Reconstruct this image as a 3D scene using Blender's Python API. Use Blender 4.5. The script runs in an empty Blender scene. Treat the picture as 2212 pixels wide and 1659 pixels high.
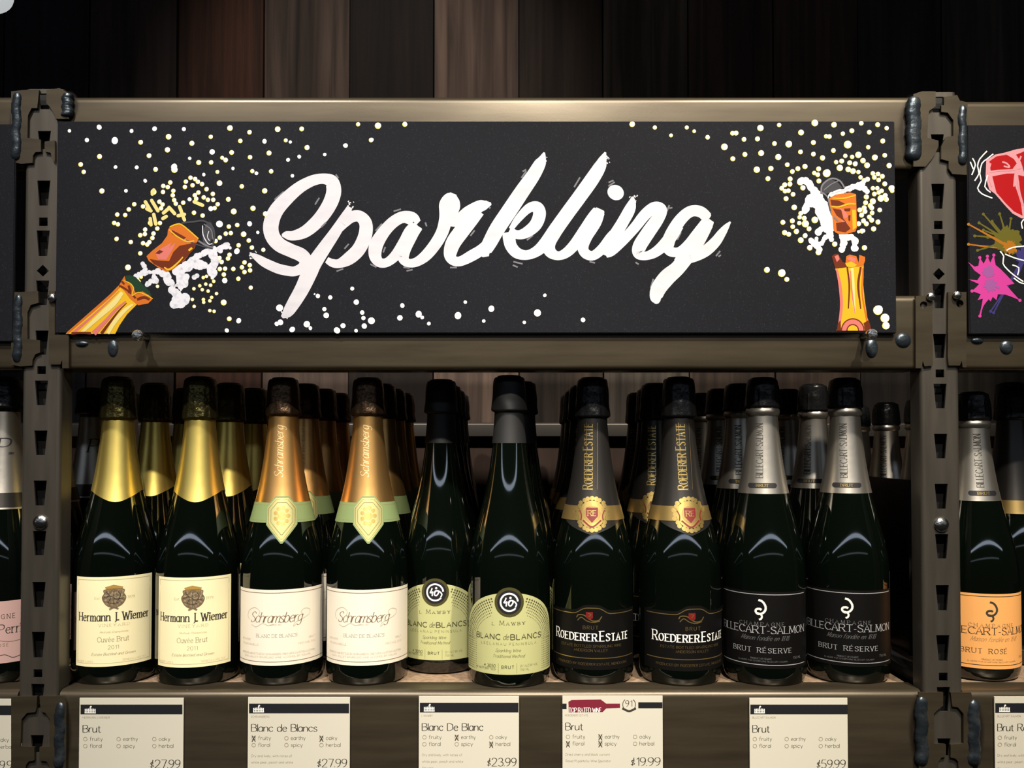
import bpy, bmesh, math, random
from mathutils import Vector, Matrix
random.seed(7)
C = bpy.context.scene.collection
sc = bpy.context.scene
# ------------------------------------------------------------------ camera
FPX, CX, CY = 1853.0, 1106.0, 829.5
TAN = 0.022                      # slight upward pitch
PPY = CY + 85.0                  # principal point (vertical shift)
TH = math.atan(TAN)
CAM_D, ZC = 0.84, 1.45           # front plane of the rack is Y = 0
cam = bpy.data.cameras.new('camera'); camo = bpy.data.objects.new('camera', cam); C.objects.link(camo)
camo.location = (0, -CAM_D, ZC); camo.rotation_euler = (math.pi/2 + TH, 0, 0)
cam.sensor_width = 36.0; cam.sensor_fit = 'HORIZONTAL'; cam.lens = 36.0*FPX/2212.0
cam.shift_y = 85.0/2212.0; cam.clip_start = 0.02
sc.camera = camo
# ------------------------------------------------------------------ world, lights, exposure
w = bpy.data.worlds.new('world'); sc.world = w; w.use_nodes = True
w.node_tree.nodes['Background'].inputs[0].default_value = (1.0, 0.86, 0.68, 1)
w.node_tree.nodes['Background'].inputs[1].default_value = 0.010
sc.view_settings.view_transform = 'Standard'; sc.view_settings.look = 'None'
sc.view_settings.gamma = 1.0; sc.view_settings.use_curve_mapping = False
sc.view_settings.exposure = 0.0
def spot(name, loc, target, energy, col, size=60, blend=0.6, radius=0.03):
    l = bpy.data.lights.new(name, 'SPOT'); l.energy = energy; l.color = col
    l.spot_size = math.radians(size); l.spot_blend = blend; l.shadow_soft_size = radius
    o = bpy.data.objects.new(name, l); C.objects.link(o); o.location = loc
    o.rotation_euler = (Vector(target)-Vector(loc)).to_track_quat('-Z', 'Y').to_euler()
    return o
def area(name, loc, target, energy, col, sx, sy):
    l = bpy.data.lights.new(name, 'AREA'); l.energy = energy; l.color = col
    l.shape = 'RECTANGLE'; l.size = sx; l.size_y = sy
    o = bpy.data.objects.new(name, l); C.objects.link(o); o.location = loc
    o.rotation_euler = (Vector(target)-Vector(loc)).to_track_quat('-Z', 'Y').to_euler()
    return o
WARM = (1.0, 0.90, 0.76)
spot('track_spot', (-0.62, -1.00, 2.95), (-0.32, 0.03, 1.36), 142, (1.0, 0.94, 0.88), 40, 0.9)
spot('track_spot', (0.10, -1.02, 2.97), (0.0, 0.03, 1.36), 60, (1.0, 0.94, 0.87), 42, 0.9)
spot('track_spot', (0.66, -0.98, 2.95), (0.36, 0.03, 1.38), 188, WARM, 40, 0.9)
spot('track_spot', (-0.05, -1.10, 3.05), (-0.22, 0.50, 1.93), 95, (1.0, 0.90, 0.80), 24, 0.9)
for x_, e_ in ((-1.10, 20), (0.10, 150), (1.15, 20)):
    spot('track_spot', (x_, -1.75, 2.95), (x_*.3, 0.05, 1.36), e_, (1.0, 0.92, 0.80), 36, 0.8, 0.03)
area('ceiling_strip_lamp', (0.0, -4.2, 2.95), (0, 0, 1.4), 18, (0.70, 0.82, 1.0), 14.0, 0.13)
area('ceiling_strip_lamp', (0.0, -5.2, 2.45), (0, 0, 1.4), 2.0, (0.74, 0.84, 1.0), 10.0, 0.10)

def pt(px, py, Y=0.0):
    x = (px-CX)/FPX; y = -(py-PPY)/FPX
    dy = math.cos(TH) - y*math.sin(TH); dz = y*math.cos(TH) + math.sin(TH)
    t = (Y+CAM_D)/dy
    return Vector((x*t, Y, ZC + dz*t))
# ------------------------------------------------------------------ materials
MATS = {}
def mat(name, col, rough=0.5, metal=0.0, spec=0.5, noise=None, bump=None, coat=0.0, aniso=None):
    if name.startswith('paint'): spec = .12
    m = bpy.data.materials.new(name); m.use_nodes = True
    nt = m.node_tree; b = nt.nodes['Principled BSDF']
    b.inputs['Base Color'].default_value = (*col, 1); b.inputs['Roughness'].default_value = rough
    b.inputs['Metallic'].default_value = metal; b.inputs['Specular IOR Level'].default_value = spec
    b.inputs['Coat Weight'].default_value = coat
    tc = mp = None
    if noise or bump:
        tc = nt.nodes.new('ShaderNodeTexCoord')
    if noise:            # (scale xyz, second colour, low, high)
        mp = nt.nodes.new('ShaderNodeMapping'); mp.inputs['Scale'].default_value = noise[0]
        nz = nt.nodes.new('ShaderNodeTexNoise'); nz.inputs['Scale'].default_value = 1; nz.inputs['Detail'].default_value = 5
        rp = nt.nodes.new('ShaderNodeValToRGB')
        rp.color_ramp.elements[0].position = noise[2]; rp.color_ramp.elements[1].position = noise[3]
        rp.color_ramp.elements[0].color = (*col, 1); rp.color_ramp.elements[1].color = (*noise[1], 1)
        nt.links.new(tc.outputs['Object'], mp.inputs[0]); nt.links.new(mp.outputs[0], nz.inputs['Vector'])
        nt.links.new(nz.outputs['Fac'], rp.inputs[0]); nt.links.new(rp.outputs[0], b.inputs['Base Color'])
    if bump:             # (scale, strength, distance)
        bz = nt.nodes.new('ShaderNodeTexNoise'); bz.inputs['Scale'].default_value = bump[0]; bz.inputs['Detail'].default_value = 3
        bn = nt.nodes.new('ShaderNodeBump'); bn.inputs['Strength'].default_value = bump[1]; bn.inputs['Distance'].default_value = bump[2]
        nt.links.new(tc.outputs['Object'], bz.inputs['Vector']); nt.links.new(bz.outputs['Fac'], bn.inputs['Height'])
        nt.links.new(bn.outputs[0], b.inputs['Normal'])
    MATS[name] = m
    return m
def srgb(r, g, b):
    f = lambda c: (c/255/12.92) if c/255 <= 0.04045 else ((c/255+0.055)/1.055)**2.4
    return (f(r), f(g), f(b))
def dim(r, g, b): return tuple(c*.62 for c in srgb(r, g, b))
mat('steel', (0.082, 0.066, 0.042), 0.33, 0.55, 0.5, ((9, 60, 90), (0.055, 0.043, 0.027), 0.35, 0.7), (700, 0.03, 0.0006))
mat('upright_steel', (0.098, 0.086, 0.070), 0.38, 0.55, 0.5, ((80, 60, 8), (0.065, 0.057, 0.046), 0.35, 0.7), (700, 0.03, 0.0006))
mat('weld_metal', (0.035, 0.045, 0.055), 0.32, 0.7, 0.5, ((90, 90, 90), (0.10, 0.115, 0.13), 0.45, 0.75), (260, 0.3, 0.0015))
mat('heat_stain', (0.02, 0.013, 0.008), 0.5, 0.4)
m_ = MATS['heat_stain']; nt_ = m_.node_tree; tc_ = nt_.nodes.new('ShaderNodeTexCoord'); vm = nt_.nodes.new('ShaderNodeVectorMath'); vm.operation = 'MULTIPLY_ADD'
vm.inputs[1].default_value = (2, 0, 2); vm.inputs[2].default_value = (-1, 0, -1); vl = nt_.nodes.new('ShaderNodeVectorMath'); vl.operation = 'LENGTH'
mr = nt_.nodes.new('ShaderNodeMapRange'); mr.interpolation_type = 'SMOOTHSTEP'; mr.inputs[1].default_value = .45; mr.inputs[2].default_value = 1.0; mr.inputs[3].default_value = 1; mr.inputs[4].default_value = 0
nt_.links.new(tc_.outputs['Generated'], vm.inputs[0]); nt_.links.new(vm.outputs[0], vl.inputs[0]); nt_.links.new(vl.outputs['Value'], mr.inputs[0])
nt_.links.new(mr.outputs[0], nt_.nodes['Principled BSDF'].inputs['Alpha'])
mat('bright_steel', (0.62, 0.62, 0.60), 0.22, 1.0, bump=(300, 0.5, 0.001))
mat('board_black', srgb(21, 22, 27), 0.7, 0, 0.09, ((900, 900, 900), srgb(54, 55, 60), 0.60, 0.85))
mat('board_edge', (0.006, 0.006, 0.007), 0.6)
mat('paint_white', (0.55, 0.535, 0.565), 0.55, 0, 0.4, ((30, 40, 90), (0.46, 0.45, 0.49), 0.45, 0.85))
mat('paint_bubble', (0.90, 0.88, 0.80), 0.6)
mat('paint_halo', srgb(240, 214, 110), 0.6)
mat('paint_foam', (0.58, 0.58, 0.63), 0.6, noise=((220, 220, 220), (0.36, 0.37, 0.43), 0.5, 0.75))
mat('paint_cream', dim(255, 236, 150), 0.6); mat('paint_yellow', dim(250, 196, 40), 0.6)
mat('paint_orange', dim(226, 120, 40), 0.6); mat('paint_pink', dim(236, 130, 120), 0.6)
mat('paint_brown', dim(118, 48, 22), 0.6); mat('paint_green', dim(30, 66, 44), 0.6)
mat('paint_grey', dim(130, 130, 136), 0.6); mat('paint_darkgrey', dim(74, 74, 80), 0.6)
mat('paint_red', dim(196, 16, 24), 0.6); mat('paint_rose', dim(244, 170, 180), 0.6)
mat('paint_magenta', dim(226, 70, 170), 0.6); mat('paint_violet', dim(172, 96, 170), 0.6)
mat('paint_olive', dim(112, 106, 36), 0.6); mat('paint_amber', dim(190, 120, 30), 0.6); mat('paint_indigo', dim(66, 60, 130), 0.6)
mat('glass_dark', (0.0012, 0.0024, 0.0014), 0.045, 0, 0.95)
mat('gold_foil', (0.97, 0.75, 0.20), 0.35, 0.95, bump=(70, 0.05, 0.002))
mat('copper_foil', (0.80, 0.45, 0.15), 0.35, 0.95, bump=(70, 0.05, 0.002))
mat('copper_emboss', (0.98, 0.78, 0.42), 0.45, 0.9)
mat('silver_foil', (0.56, 0.52, 0.45), 0.36, 0.95, bump=(90, 0.06, 0.002))
mat('dark_foil', (0.06, 0.055, 0.05), 0.33, 0.8, bump=(70, 0.04, 0.002))
mat('black_sleeve', (0.012, 0.012, 0.012), 0.5, 0)
mat('cap_olive', (0.10, 0.085, 0.03), 0.3, 0.85, bump=(160, 0.5, 0.003))
mat('cap_copper', (0.10, 0.06, 0.035), 0.32, 0.85, bump=(160, 0.4, 0.003))
mat('cap_black', (0.015, 0.015, 0.016), 0.3, 0.4, bump=(160, 0.3, 0.003))
mat('gold_print', (0.78, 0.56, 0.18), 0.3, 0.9)
mat('gold_dim', (0.38, 0.26, 0.09), 0.4, 0.8)
mat('paper_cream', srgb(250, 238, 190), 0.7, 0, 0.3); mat('paper_white', srgb(238, 228, 208), 0.7, 0, 0.3)
mat('paper_green', srgb(182, 182, 126), 0.7, 0, 0.3); mat('paper_pink', srgb(206, 168, 160), 0.7, 0, 0.3)
mat('paper_orange', srgb(240, 170, 96), 0.7, 0, 0.3); mat('paper_black', (0.0035, 0.003, 0.0028), 0.45, 0, 0.25)
mat('collar_green', srgb(124, 142, 92), 0.55, 0, 0.4); mat('medallion', srgb(214, 208, 140), 0.32, 0.55)
mat('ink_dark', (0.035, 0.03, 0.022), 0.7); mat('ink_mid', srgb(150, 140, 112), 0.7); mat('ink_light', srgb(196, 186, 146), 0.7)
mat('ink_brown', srgb(120, 98, 70), 0.6); mat('ink_taupe', srgb(188, 174, 150), 0.7); mat('ink_grey', srgb(160, 156, 146), 0.7)
mat('ink_olive', srgb(72, 70, 40), 0.7); mat('ink_moss', srgb(132, 130, 84), 0.7)
mat('crest_gold', srgb(176, 138, 62), 0.6); mat('crest_brown', srgb(112, 92, 66), 0.6, noise=((500, 500, 500), srgb(168, 150, 118), 0.45, 0.65))
mat('seal_ring', srgb(96, 92, 52), 0.35, 0.5)
mat('print_white', (0.86, 0.84, 0.78), 0.5); mat('print_silver', (0.62, 0.63, 0.64), 0.4, 0.5); mat('print_dim', (0.15, 0.15, 0.15), 0.5); mat('print_red', srgb(108, 12, 10), 0.5)
mat('tag_paper', srgb(204, 199, 182), 0.75, 0, 0.3); mat('tag_black', (0.010, 0.010, 0.013), 0.5); mat('tag_wine', srgb(118, 22, 44), 0.6)
mat('shelf_tan', srgb(150, 126, 102), 0.7, 0, 0.3, ((160, 160, 160), srgb(120, 98, 76), 0.4, 0.7))
mat('back_board', srgb(62, 48, 41), 0.8, 0, 0.2, ((60, 30, 4), srgb(50, 39, 33), 0.35, 0.7))
mat('rail_steel', (0.085, 0.077, 0.066), 0.4, 0.6)
mat('black_plastic', (0.010, 0.010, 0.010), 0.35)
mat('floor_concrete', (0.10, 0.09, 0.08), 0.7, noise=((3, 3, 3), (0.14, 0.13, 0.115), 0.4, 0.7))
mat('white_enamel', (0.75, 0.77, 0.76), 0.5)
# ------------------------------------------------------------------ mesh builder
class MB:
    def __init__(s): s.v = []; s.f = []; s.m = []
    def add(s, vs, fs, m=0):
        o = len(s.v); s.v += [tuple(p) for p in vs]
        for f in fs: s.f.append([i+o for i in f]); s.m.append(m)
    def box(s, a, b, m=0):
        (x0, y0, z0), (x1, y1, z1) = a, b
        s.add([(x0,y0,z0),(x1,y0,z0),(x1,y1,z0),(x0,y1,z0),(x0,y0,z1),(x1,y0,z1),(x1,y1,z1),(x0,y1,z1)],
              [(3,2,1,0),(4,5,6,7),(0,1,5,4),(1,2,6,5),(2,3,7,6),(3,0,4,7)], m)
    def lathe(s, prof, n=40, m=0, rf=None, cap=True):   # prof [(z, r)]
        k = len(prof); vs = []
        for z, r in prof:
            for i in range(n):
                a = 2*math.pi*i/n; rr = r*(rf(a, z) if rf else 1)
                vs.append((rr*math.sin(a), -rr*math.cos(a), z))
        fs = [(j*n+i, j*n+(i+1) % n, (j+1)*n+(i+1) % n, (j+1)*n+i) for j in range(k-1) for i in range(n)]
        if cap: fs += [tuple(range(n-1, -1, -1)), tuple((k-1)*n+i for i in range(n))]
        s.add(vs, fs, m)
    def extrude_x(s, prof, x0, x1, m=0, nx=1):         # prof [(y, z)] closed, counted so normals face out
        k = len(prof); vs = []
        for i in range(nx+1):
            x = x0+(x1-x0)*i/nx
            vs += [(x, y, z) for y, z in prof]
        fs = [(i*k+j, (i+1)*k+j, (i+1)*k+(j+1) % k, i*k+(j+1) % k) for i in range(nx) for j in range(k)]
        fs += [tuple(range(k-1, -1, -1)), tuple(nx*k+j for j in range(k))]
        s.add(vs, fs, m)
    def from_mesh(s, me, fn, m=0):
        s.add([fn(v.co) for v in me.vertices], [tuple(p.vertices) for p in me.polygons], m)
    def build(s, name, mats, parent=None, smooth=35, fix=False):
        me = bpy.data.meshes.new(name); me.from_pydata(s.v, [], s.f); me.update()
        if isinstance(mats, str): mats = [mats]
        for x in mats: me.materials.append(MATS[x])
        me.polygons.foreach_set('material_index', s.m)
        if fix:
            bm = bmesh.new(); bm.from_mesh(me); bmesh.ops.remove_doubles(bm, verts=bm.verts, dist=1e-6)
            bmesh.ops.recalc_face_normals(bm, faces=bm.faces); bm.to_mesh(me); bm.free()
        if smooth:
            me.polygons.foreach_set('use_smooth', [True]*len(me.polygons)); me.set_sharp_from_angle(angle=math.radians(smooth))
        o = bpy.data.objects.new(name, me); C.objects.link(o)
        if parent: o.parent = parent
        return o
def tag(o, label, cat, group=None):
    o['label'] = label; o['category'] = cat
    if group: o['group'] = group
    return o
def thing(name, label, cat, loc, group=None, rz=0):
    o = bpy.data.objects.new(name, None); C.objects.link(o); o.location = loc; o.rotation_euler = (0, 0, rz)
    o.empty_display_size = 0.02
    return tag(o, label, cat, group)
def struct(o): o['kind'] = 'structure'; return o
def plate_mesh(outline, holes, t):
    cu = bpy.data.curves.new('plate', 'CURVE'); cu.dimensions = '2D'; cu.fill_mode = 'BOTH'; cu.extrude = t/2
    for loop in [outline]+holes:
        sp = cu.splines.new('POLY'); sp.points.add(len(loop)-1)
        for p, q in zip(sp.points, loop): p.co = (q[0], q[1], 0, 1)
        sp.use_cyclic_u = True
    o = bpy.data.objects.new('plate', cu); me = bpy.data.meshes.new_from_object(o)
    bpy.data.objects.remove(o); bpy.data.curves.remove(cu)
    return me
# ------------------------------------------------------------------ 2D ink: strokes, shapes, lettering
def catmull(P, n=6):
    if len(P) < 3: return list(P)
    closed = len(P) > 3 and all(abs(a-b) < 1e-9 for a, b in zip(P[0], P[-1])); out = []
    for i in range(len(P)-1):
        p1, p2 = P[i], P[i+1]
        p0 = P[i-1] if i > 0 else (P[-2] if closed else tuple(2*a-b for a, b in zip(p1, p2)))
        p3 = P[i+2] if i+2 < len(P) else (P[1] if closed else tuple(2*a-b for a, b in zip(p2, p1)))
        for k in range(n):
            t = k/n
            out.append(tuple(0.5*(2*b+(c-a)*t+(2*a-5*b+4*c-d)*t*t+(3*b-a-3*c+d)*t**3) for a, b, c, d in zip(p0, p1, p2, p3)))
    out.append(tuple(P[-1]))
    return out
G = {
'A':"0 0 5 14 10 0;2 5 8 5",'B':"0 0 0 14;~0 14 5 14 8 12.5 8 9 5 7.3 0 7.3;~3 7.3 6 7.2 9 5.6 9 2 5.5 0 0 0",
'C':"~10 11.5 8 13.6 5.5 14 2 12 0 7 2 2 5.5 0 8 .4 10 2.5",'D':"0 0 0 14;~0 14 4.5 14 9 11.5 10 7 9 2.5 4.5 0 0 0",
'E':"8 14 0 14;0 14 0 0;0 0 8 0;0 7.2 6.5 7.2",'F':"8 14 0 14;0 14 0 0;0 7.2 6.5 7.2",
'G':"~10 11.5 8 13.6 5.5 14 2 12 0 7 2 2 5.5 0 8 .4 10 2;10 1 10 6;10 6 6.5 6",'H':"0 0 0 14;10 0 10 14;0 7.2 10 7.2",'I':"0 0 0 14",
'J':"~4 14 4 8 4 2 3.4 -1 1 -3",'K':"0 0 0 14;9 14 0 6;3 8.6 9.5 0",'L':"0 14 0 0;0 0 7.5 0",'M':"0 0 1 14;1 14 6 2;6 2 11 14;11 14 12 0",
'N':"0 0 0 14;0 14 10 0;10 0 10 14",'O':"~5.5 14 2 12.3 0 7 2 1.7 5.5 0 9 1.7 11 7 9 12.3 5.5 14",
'P':"0 0 0 14;~0 14 5 14 8.5 12.5 8.5 8.5 5 6.5 0 6.5",'Q':"~5.5 14 2 12.3 0 7 2 1.7 5.5 0 9 1.7 11 7 9 12.3 5.5 14;6 4 11 -2",
'R':"0 0 0 14;~0 14 5 14 8.5 12.8 8.5 8.8 5 7 0 7;4.5 7 9.5 0",
'S':"~8 11.8 6.5 13.6 4 14 1 12.6 .6 10 3 8 6.5 6.3 8.5 3.8 7 .8 4 0 1.5 .5 0 2.6",'T':"0 14 10 14;5 14 5 0",
'U':"~0 14 0 5 1.5 1.2 5 0 8.5 1.2 10 5 10 14",'V':"0 14 5 0;5 0 10 14",'W':"0 14 4 0;4 0 7.5 12;7.5 12 11 0;11 0 15 14",
'X':"0 0 9 14;0 14 9 0",'Y':"0 14 5 7;5 7 5 0;10 14 5 7",'Z':"0 14 9 14;9 14 0 0;0 0 9 0",
'a':"~7 7 5 9 2.5 9 .2 6.5 0 4 1 .8 3.5 0 5.5 1 7 3.5;7 9 7 0",'b':"0 14 0 0;~0 6 2 8.6 4.5 9 7 7 7.3 4.5 7 2 4.5 0 2 .4 0 3",
'c':"~7 7 5 9 3 8.8 .8 7 0 4.5 .8 2 3 .2 5 0 7 1.8",'d':"7.3 14 7.3 0;~7.3 6 5.3 8.6 2.8 9 .3 7 0 4.5 .3 2 2.8 0 5.3 .4 7.3 3",
'e':"0 5 7 5;~7 5 6.2 7.9 3.8 9 1.2 7.6 0 4.5 .8 1.8 3 .1 5 .1 7 1.8",'f':"~5.8 13 4.5 14 3 13.4 2.2 11 2.2 6 2.2 0;0 9 4.8 9",
'g':"~7 6.5 5 9 2.5 8.7 .2 6.5 0 4.3 1 1.2 3.5 .4 5.5 1.4 7 3.8;~7 9 7 4 7 -1.5 6 -4 3.5 -5 .8 -4",'h':"0 14 0 0;~0 5.5 2 8.4 4.5 9 6.4 8 7 5.5 7 0",
'i':"0 9 0 0;0 11.8 0 13",'j':"~1 9 1 3 1 -2 0 -4.5 -1.5 -5;1 11.8 1 13",'k':"0 14 0 0;6 9 0 3.8;2.4 5.8 6.8 0",'l':"0 14 0 0",
'm':"0 9 0 0;~0 5.5 1.6 8.4 3.6 9 5.2 8 5.5 5.5 5.5 0;~5.5 5.5 7.2 8.4 9.2 9 10.7 8 11 5.5 11 0",'n':"0 9 0 0;~0 5.5 2 8.4 4.5 9 6.4 8 7 5.5 7 0",
'o':"~3.8 9 1 7.7 0 4.5 1 1.3 3.8 0 6.6 1.3 7.6 4.5 6.6 7.7 3.8 9",'p':"0 9 0 -5;~0 6 2 8.6 4.5 9 7 7 7.3 4.5 7 2 4.5 0 2 .4 0 3",
'q':"7.3 9 7.3 -5;~7.3 6 5.3 8.6 2.8 9 .3 7 0 4.5 .3 2 2.8 0 5.3 .4 7.3 3",'r':"0 9 0 0;~0 5 1.3 7.8 3 9 4.8 8.6",
's':"~5.5 7.5 4.3 8.8 2.6 9 .6 7.8 .6 6 2.8 4.8 5.3 3.4 5.5 1.6 4.3 .2 2.6 0 .8 .4 0 1.6",'t':"~2.2 12 2.2 7 2.2 2.2 3 .4 4.4 0 5.4 .6;0 9 5 9",
'u':"~0 9 0 3.5 .8 .8 3 0 5.2 .8 7 3.5;7 9 7 0",'v':"0 9 3.5 0;3.5 0 7 9",'w':"0 9 2.8 0;2.8 0 5.5 8;5.5 8 8.2 0;8.2 0 11 9",
'x':"0 0 6.5 9;0 9 6.5 0",'y':"0 9 3.7 0;7.2 9 2.2 -4.5",'z':"0 9 6 9;6 9 0 0;0 0 6 0",
'0':"~4.2 14 1.3 12.3 0 7 1.3 1.7 4.2 0 7 1.7 8.4 7 7 12.3 4.2 14",'1':"1 11 4 14;4 14 4 0",'2':"~.5 10.8 2 13.5 4.5 14 7.5 12.5 7.8 9.5 5 5 0 0;0 0 8.5 0",
'3':"~.6 12.2 3 14 6 13.4 7.2 11 6 8.2 3.4 7.5;~3.4 7.5 6.8 6.6 8 4 6.5 .9 3.5 0 0 1.6",'4':"6 0 6 14;6 14 0 4.5;0 4.5 8.5 4.5",
'5':"7.5 14 1.5 14;1.5 14 .8 8;~.8 8 3.5 8.8 6.5 7.6 7.8 4.6 6.5 1.2 3.5 0 0 1.4",'6':"~6.5 14 3 11.5 .6 7 .3 4 1.6 1 4 0 6.8 1.2 7.8 4 6.6 7 4 8 1.4 6.8",
'7':"0 14 8 14;8 14 3 0",'8':"~4 7.5 1.2 9 .8 12 4 14 7 12 6.6 9 4 7.5 1 6 0 3.4 1.2 .8 4 0 6.8 .8 8 3.4 7 6 4 7.5",
'9':"~7.6 10 6.4 7.2 3.8 6.2 1 7.6 .2 10.2 1.4 13 4 14 6.6 13 7.8 10 7 5 4.8 1.5 2 0",
'.':"0 0 0 1.2",',':"1 1 0 -2",'-':"0 5 4 5","'":"0 14 0 11",'(':"~3 16 .8 12 0 6.5 .8 1 3 -3",')':"~0 16 2.2 12 3 6.5 2.2 1 0 -3",'%':"0 0 9 14;1 11 3 13;6 1 8 3",'|':"0 16 0 -4",
'#':"1 3 3 12;5 3 7 12;0 6 8 6;0 9 8 9",'*':"1.5 5 4 5",
'$':"~5.5 8 3 9 .8 7.6 3 5.5 5.2 3.6 3 1.6 0 2.6;1.8 0 4.4 14;1 9 5.2 10.4",
}
G['é'] = G['e']+";2.5 11 5 13.6"; G['É'] = G['E']+";3.5 16 6 18.5"
ACC = ' '
class Ink:
    def __init__(s): s.p = []; s.mats = []; s.k = 0
    def mi(s, m):
        if m not in s.mats: s.mats.append(m)
        return s.mats.index(m)
    def poly(s, P, m, lay=0): s.k += 1; s.p.append((list(P), s.mi(m), lay, s.k))
    def disc(s, x, y, r, m, lay=0, n=12, ry=None, rot=0):
        ry = ry or r; c, t = math.cos(rot), math.sin(rot)
        s.poly([(x+r*math.cos(a)*c-ry*math.sin(a)*t, y+r*math.cos(a)*t+ry*math.sin(a)*c) for a in [2*math.pi*i/n for i in range(n)]], m, lay)
    def ribbon(s, P, W, m, lay=0, caps=False):
        s.k += 1; n = len(P); L = []; R = []
        for i in range(n):
            a = P[max(0, i-1)]; b = P[min(n-1, i+1)]
            dx, dy = b[0]-a[0], b[1]-a[1]; d = math.hypot(dx, dy) or 1e-9
            nx, ny = -dy/d, dx/d; h = W[i]/2
            L.append((P[i][0]+nx*h, P[i][1]+ny*h)); R.append((P[i][0]-nx*h, P[i][1]-ny*h))
        mi = s.mi(m)
        for i in range(n-1): s.p.append(([L[i], R[i], R[i+1], L[i+1]], mi, lay, s.k+(i % 40)*.21))
        if caps:
            for i in (0, n-1): s.disc(P[i][0], P[i][1], W[i]/2*0.98, m, lay, 14)
    def stroke(s, P, w, m, lay=0, smooth=True, caps=False, n=6):
        P = [tuple(p[:2])+((p[2],) if len(p) > 2 else (w,)) for p in P]
        Q = catmull(P, n) if smooth else P
        s.ribbon([q[:2] for q in Q], [abs(q[2]) for q in Q], m, lay, caps)
    def text(s, txt, x, y, h, m, w=.11, thin=.5, serif=False, slant=0, gap=.22, width=None, anchor='c', lay=1, small=None, rot=0, n=4, up=None, nib=18):
        # h = cap height; small = scale of lowercase drawn as small capitals
        cur = 0; items = []
        for ch in txt:
            if ch == ' ': cur += 6; continue
            sc_ = 1.0; key = ch
            if small and ch.islower(): key = ch.upper(); sc_ = small
            if key not in G: continue
            st = [];  mx = 0
            for part in G[key].split(';'):
                sm = part[0] == '~'; nums = [float(q) for q in part.lstrip('~').split()]
                pts = [(nums[i]*sc_, nums[i+1]*sc_) for i in range(0, len(nums), 2)]
                mx = max(mx, max(q[0] for q in pts)); st.append((sm, pts))
            items.append((cur, st)); cur += mx+gap*14
        tot = cur-gap*14; k = h/14; kx = k if width is None else width/max(tot, 1e-6)
        off = {'c': -tot/2, 'l': 0, 'r': -tot}[anchor]; wt = w*14; cr, sr = math.cos(rot), math.sin(rot)
        ninb = math.radians(nib)
        def T(p):
            X = (p[0]+off)*kx+p[1]*k*slant; Y = p[1]*k
            return (x+X*cr-Y*sr, y+X*sr+Y*cr)
        for c0, st in items:
            for sm, pts in st:
                P = [(q[0]+c0, q[1]) for q in pts]
                if sm: P = catmull(P, n)
                n_ = len(P); W = []
                for i in range(n_):
                    a = P[max(0, i-1)]; b = P[min(n_-1, i+1)]; ph = math.atan2(b[1]-a[1], b[0]-a[0])
                    W.append(wt*(thin+(1-thin)*abs(math.sin(ph-ninb)))*k)
                s.ribbon([T(q) for q in P], W, m, lay)
                if serif:
                    for e, o in ((0, 1), (n_-1, n_-2)):
                        dx, dy = P[e][0]-P[o][0], P[e][1]-P[o][1]
                        if abs(dy) > 0.75*math.hypot(dx, dy) and not (sm and 0.5 < P[e][1] < 8.6):
                            sl = wt*.5+1.45; th = max(wt*max(thin, .3), .55)*1.15
                            s.ribbon([T((P[e][0]-sl, P[e][1])), T((P[e][0]+sl, P[e][1]))], [th*k]*2, m, lay)
    def build(s, name, fn, parent=None):
        # fn(u, v, lift) -> local point; each stroke gets a hair more lift so nothing is coplanar
        mb = MB()
        for P, mi, lay, k in s.p:
            lift = 0.00004+lay*0.00007+(k % 24)*0.0000021
            a = 0
            for i in range(len(P)):
                q, r = P[i], P[(i+1) % len(P)]; a += q[0]*r[1]-r[0]*q[1]
            idx = tuple(range(len(P))) if a*getattr(fn, 'hand', 1) > 0 else tuple(range(len(P)-1, -1, -1))
            if getattr(fn, 'curved', 0) and max(q[0] for q in P)-min(q[0] for q in P) > .0032:
                bm = bmesh.new(); bm.faces.new([bm.verts.new((P[i_][0], P[i_][1], 0)) for i_ in idx])
                for it in range(6):
                    bmesh.ops.triangulate(bm, faces=bm.faces)
                    lg = [e for e in bm.edges if abs(e.verts[0].co.x-e.verts[1].co.x) > .0024]
                    if not lg: break
                    bmesh.ops.subdivide_edges(bm, edges=lg, cuts=1)
                bmesh.ops.triangulate(bm, faces=bm.faces); bm.verts.index_update()
                mb.add([fn(q.co.x, q.co.y, lift) for q in bm.verts], [tuple(q.index for q in f_.verts) for f_ in bm.faces], mi); bm.free()
            else: mb.add([fn(u, v, lift) for u, v in P], [idx], mi)
        return mb.build(name, s.mats, parent, smooth=0)
def flat_map(Y, loc):            # (px, py) of the photograph measured onto the plane Y, local to loc
    def f(u, v, lift): return pt(u, v, Y-lift)-Vector(loc)
    f.hand = -1
    return f
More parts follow.
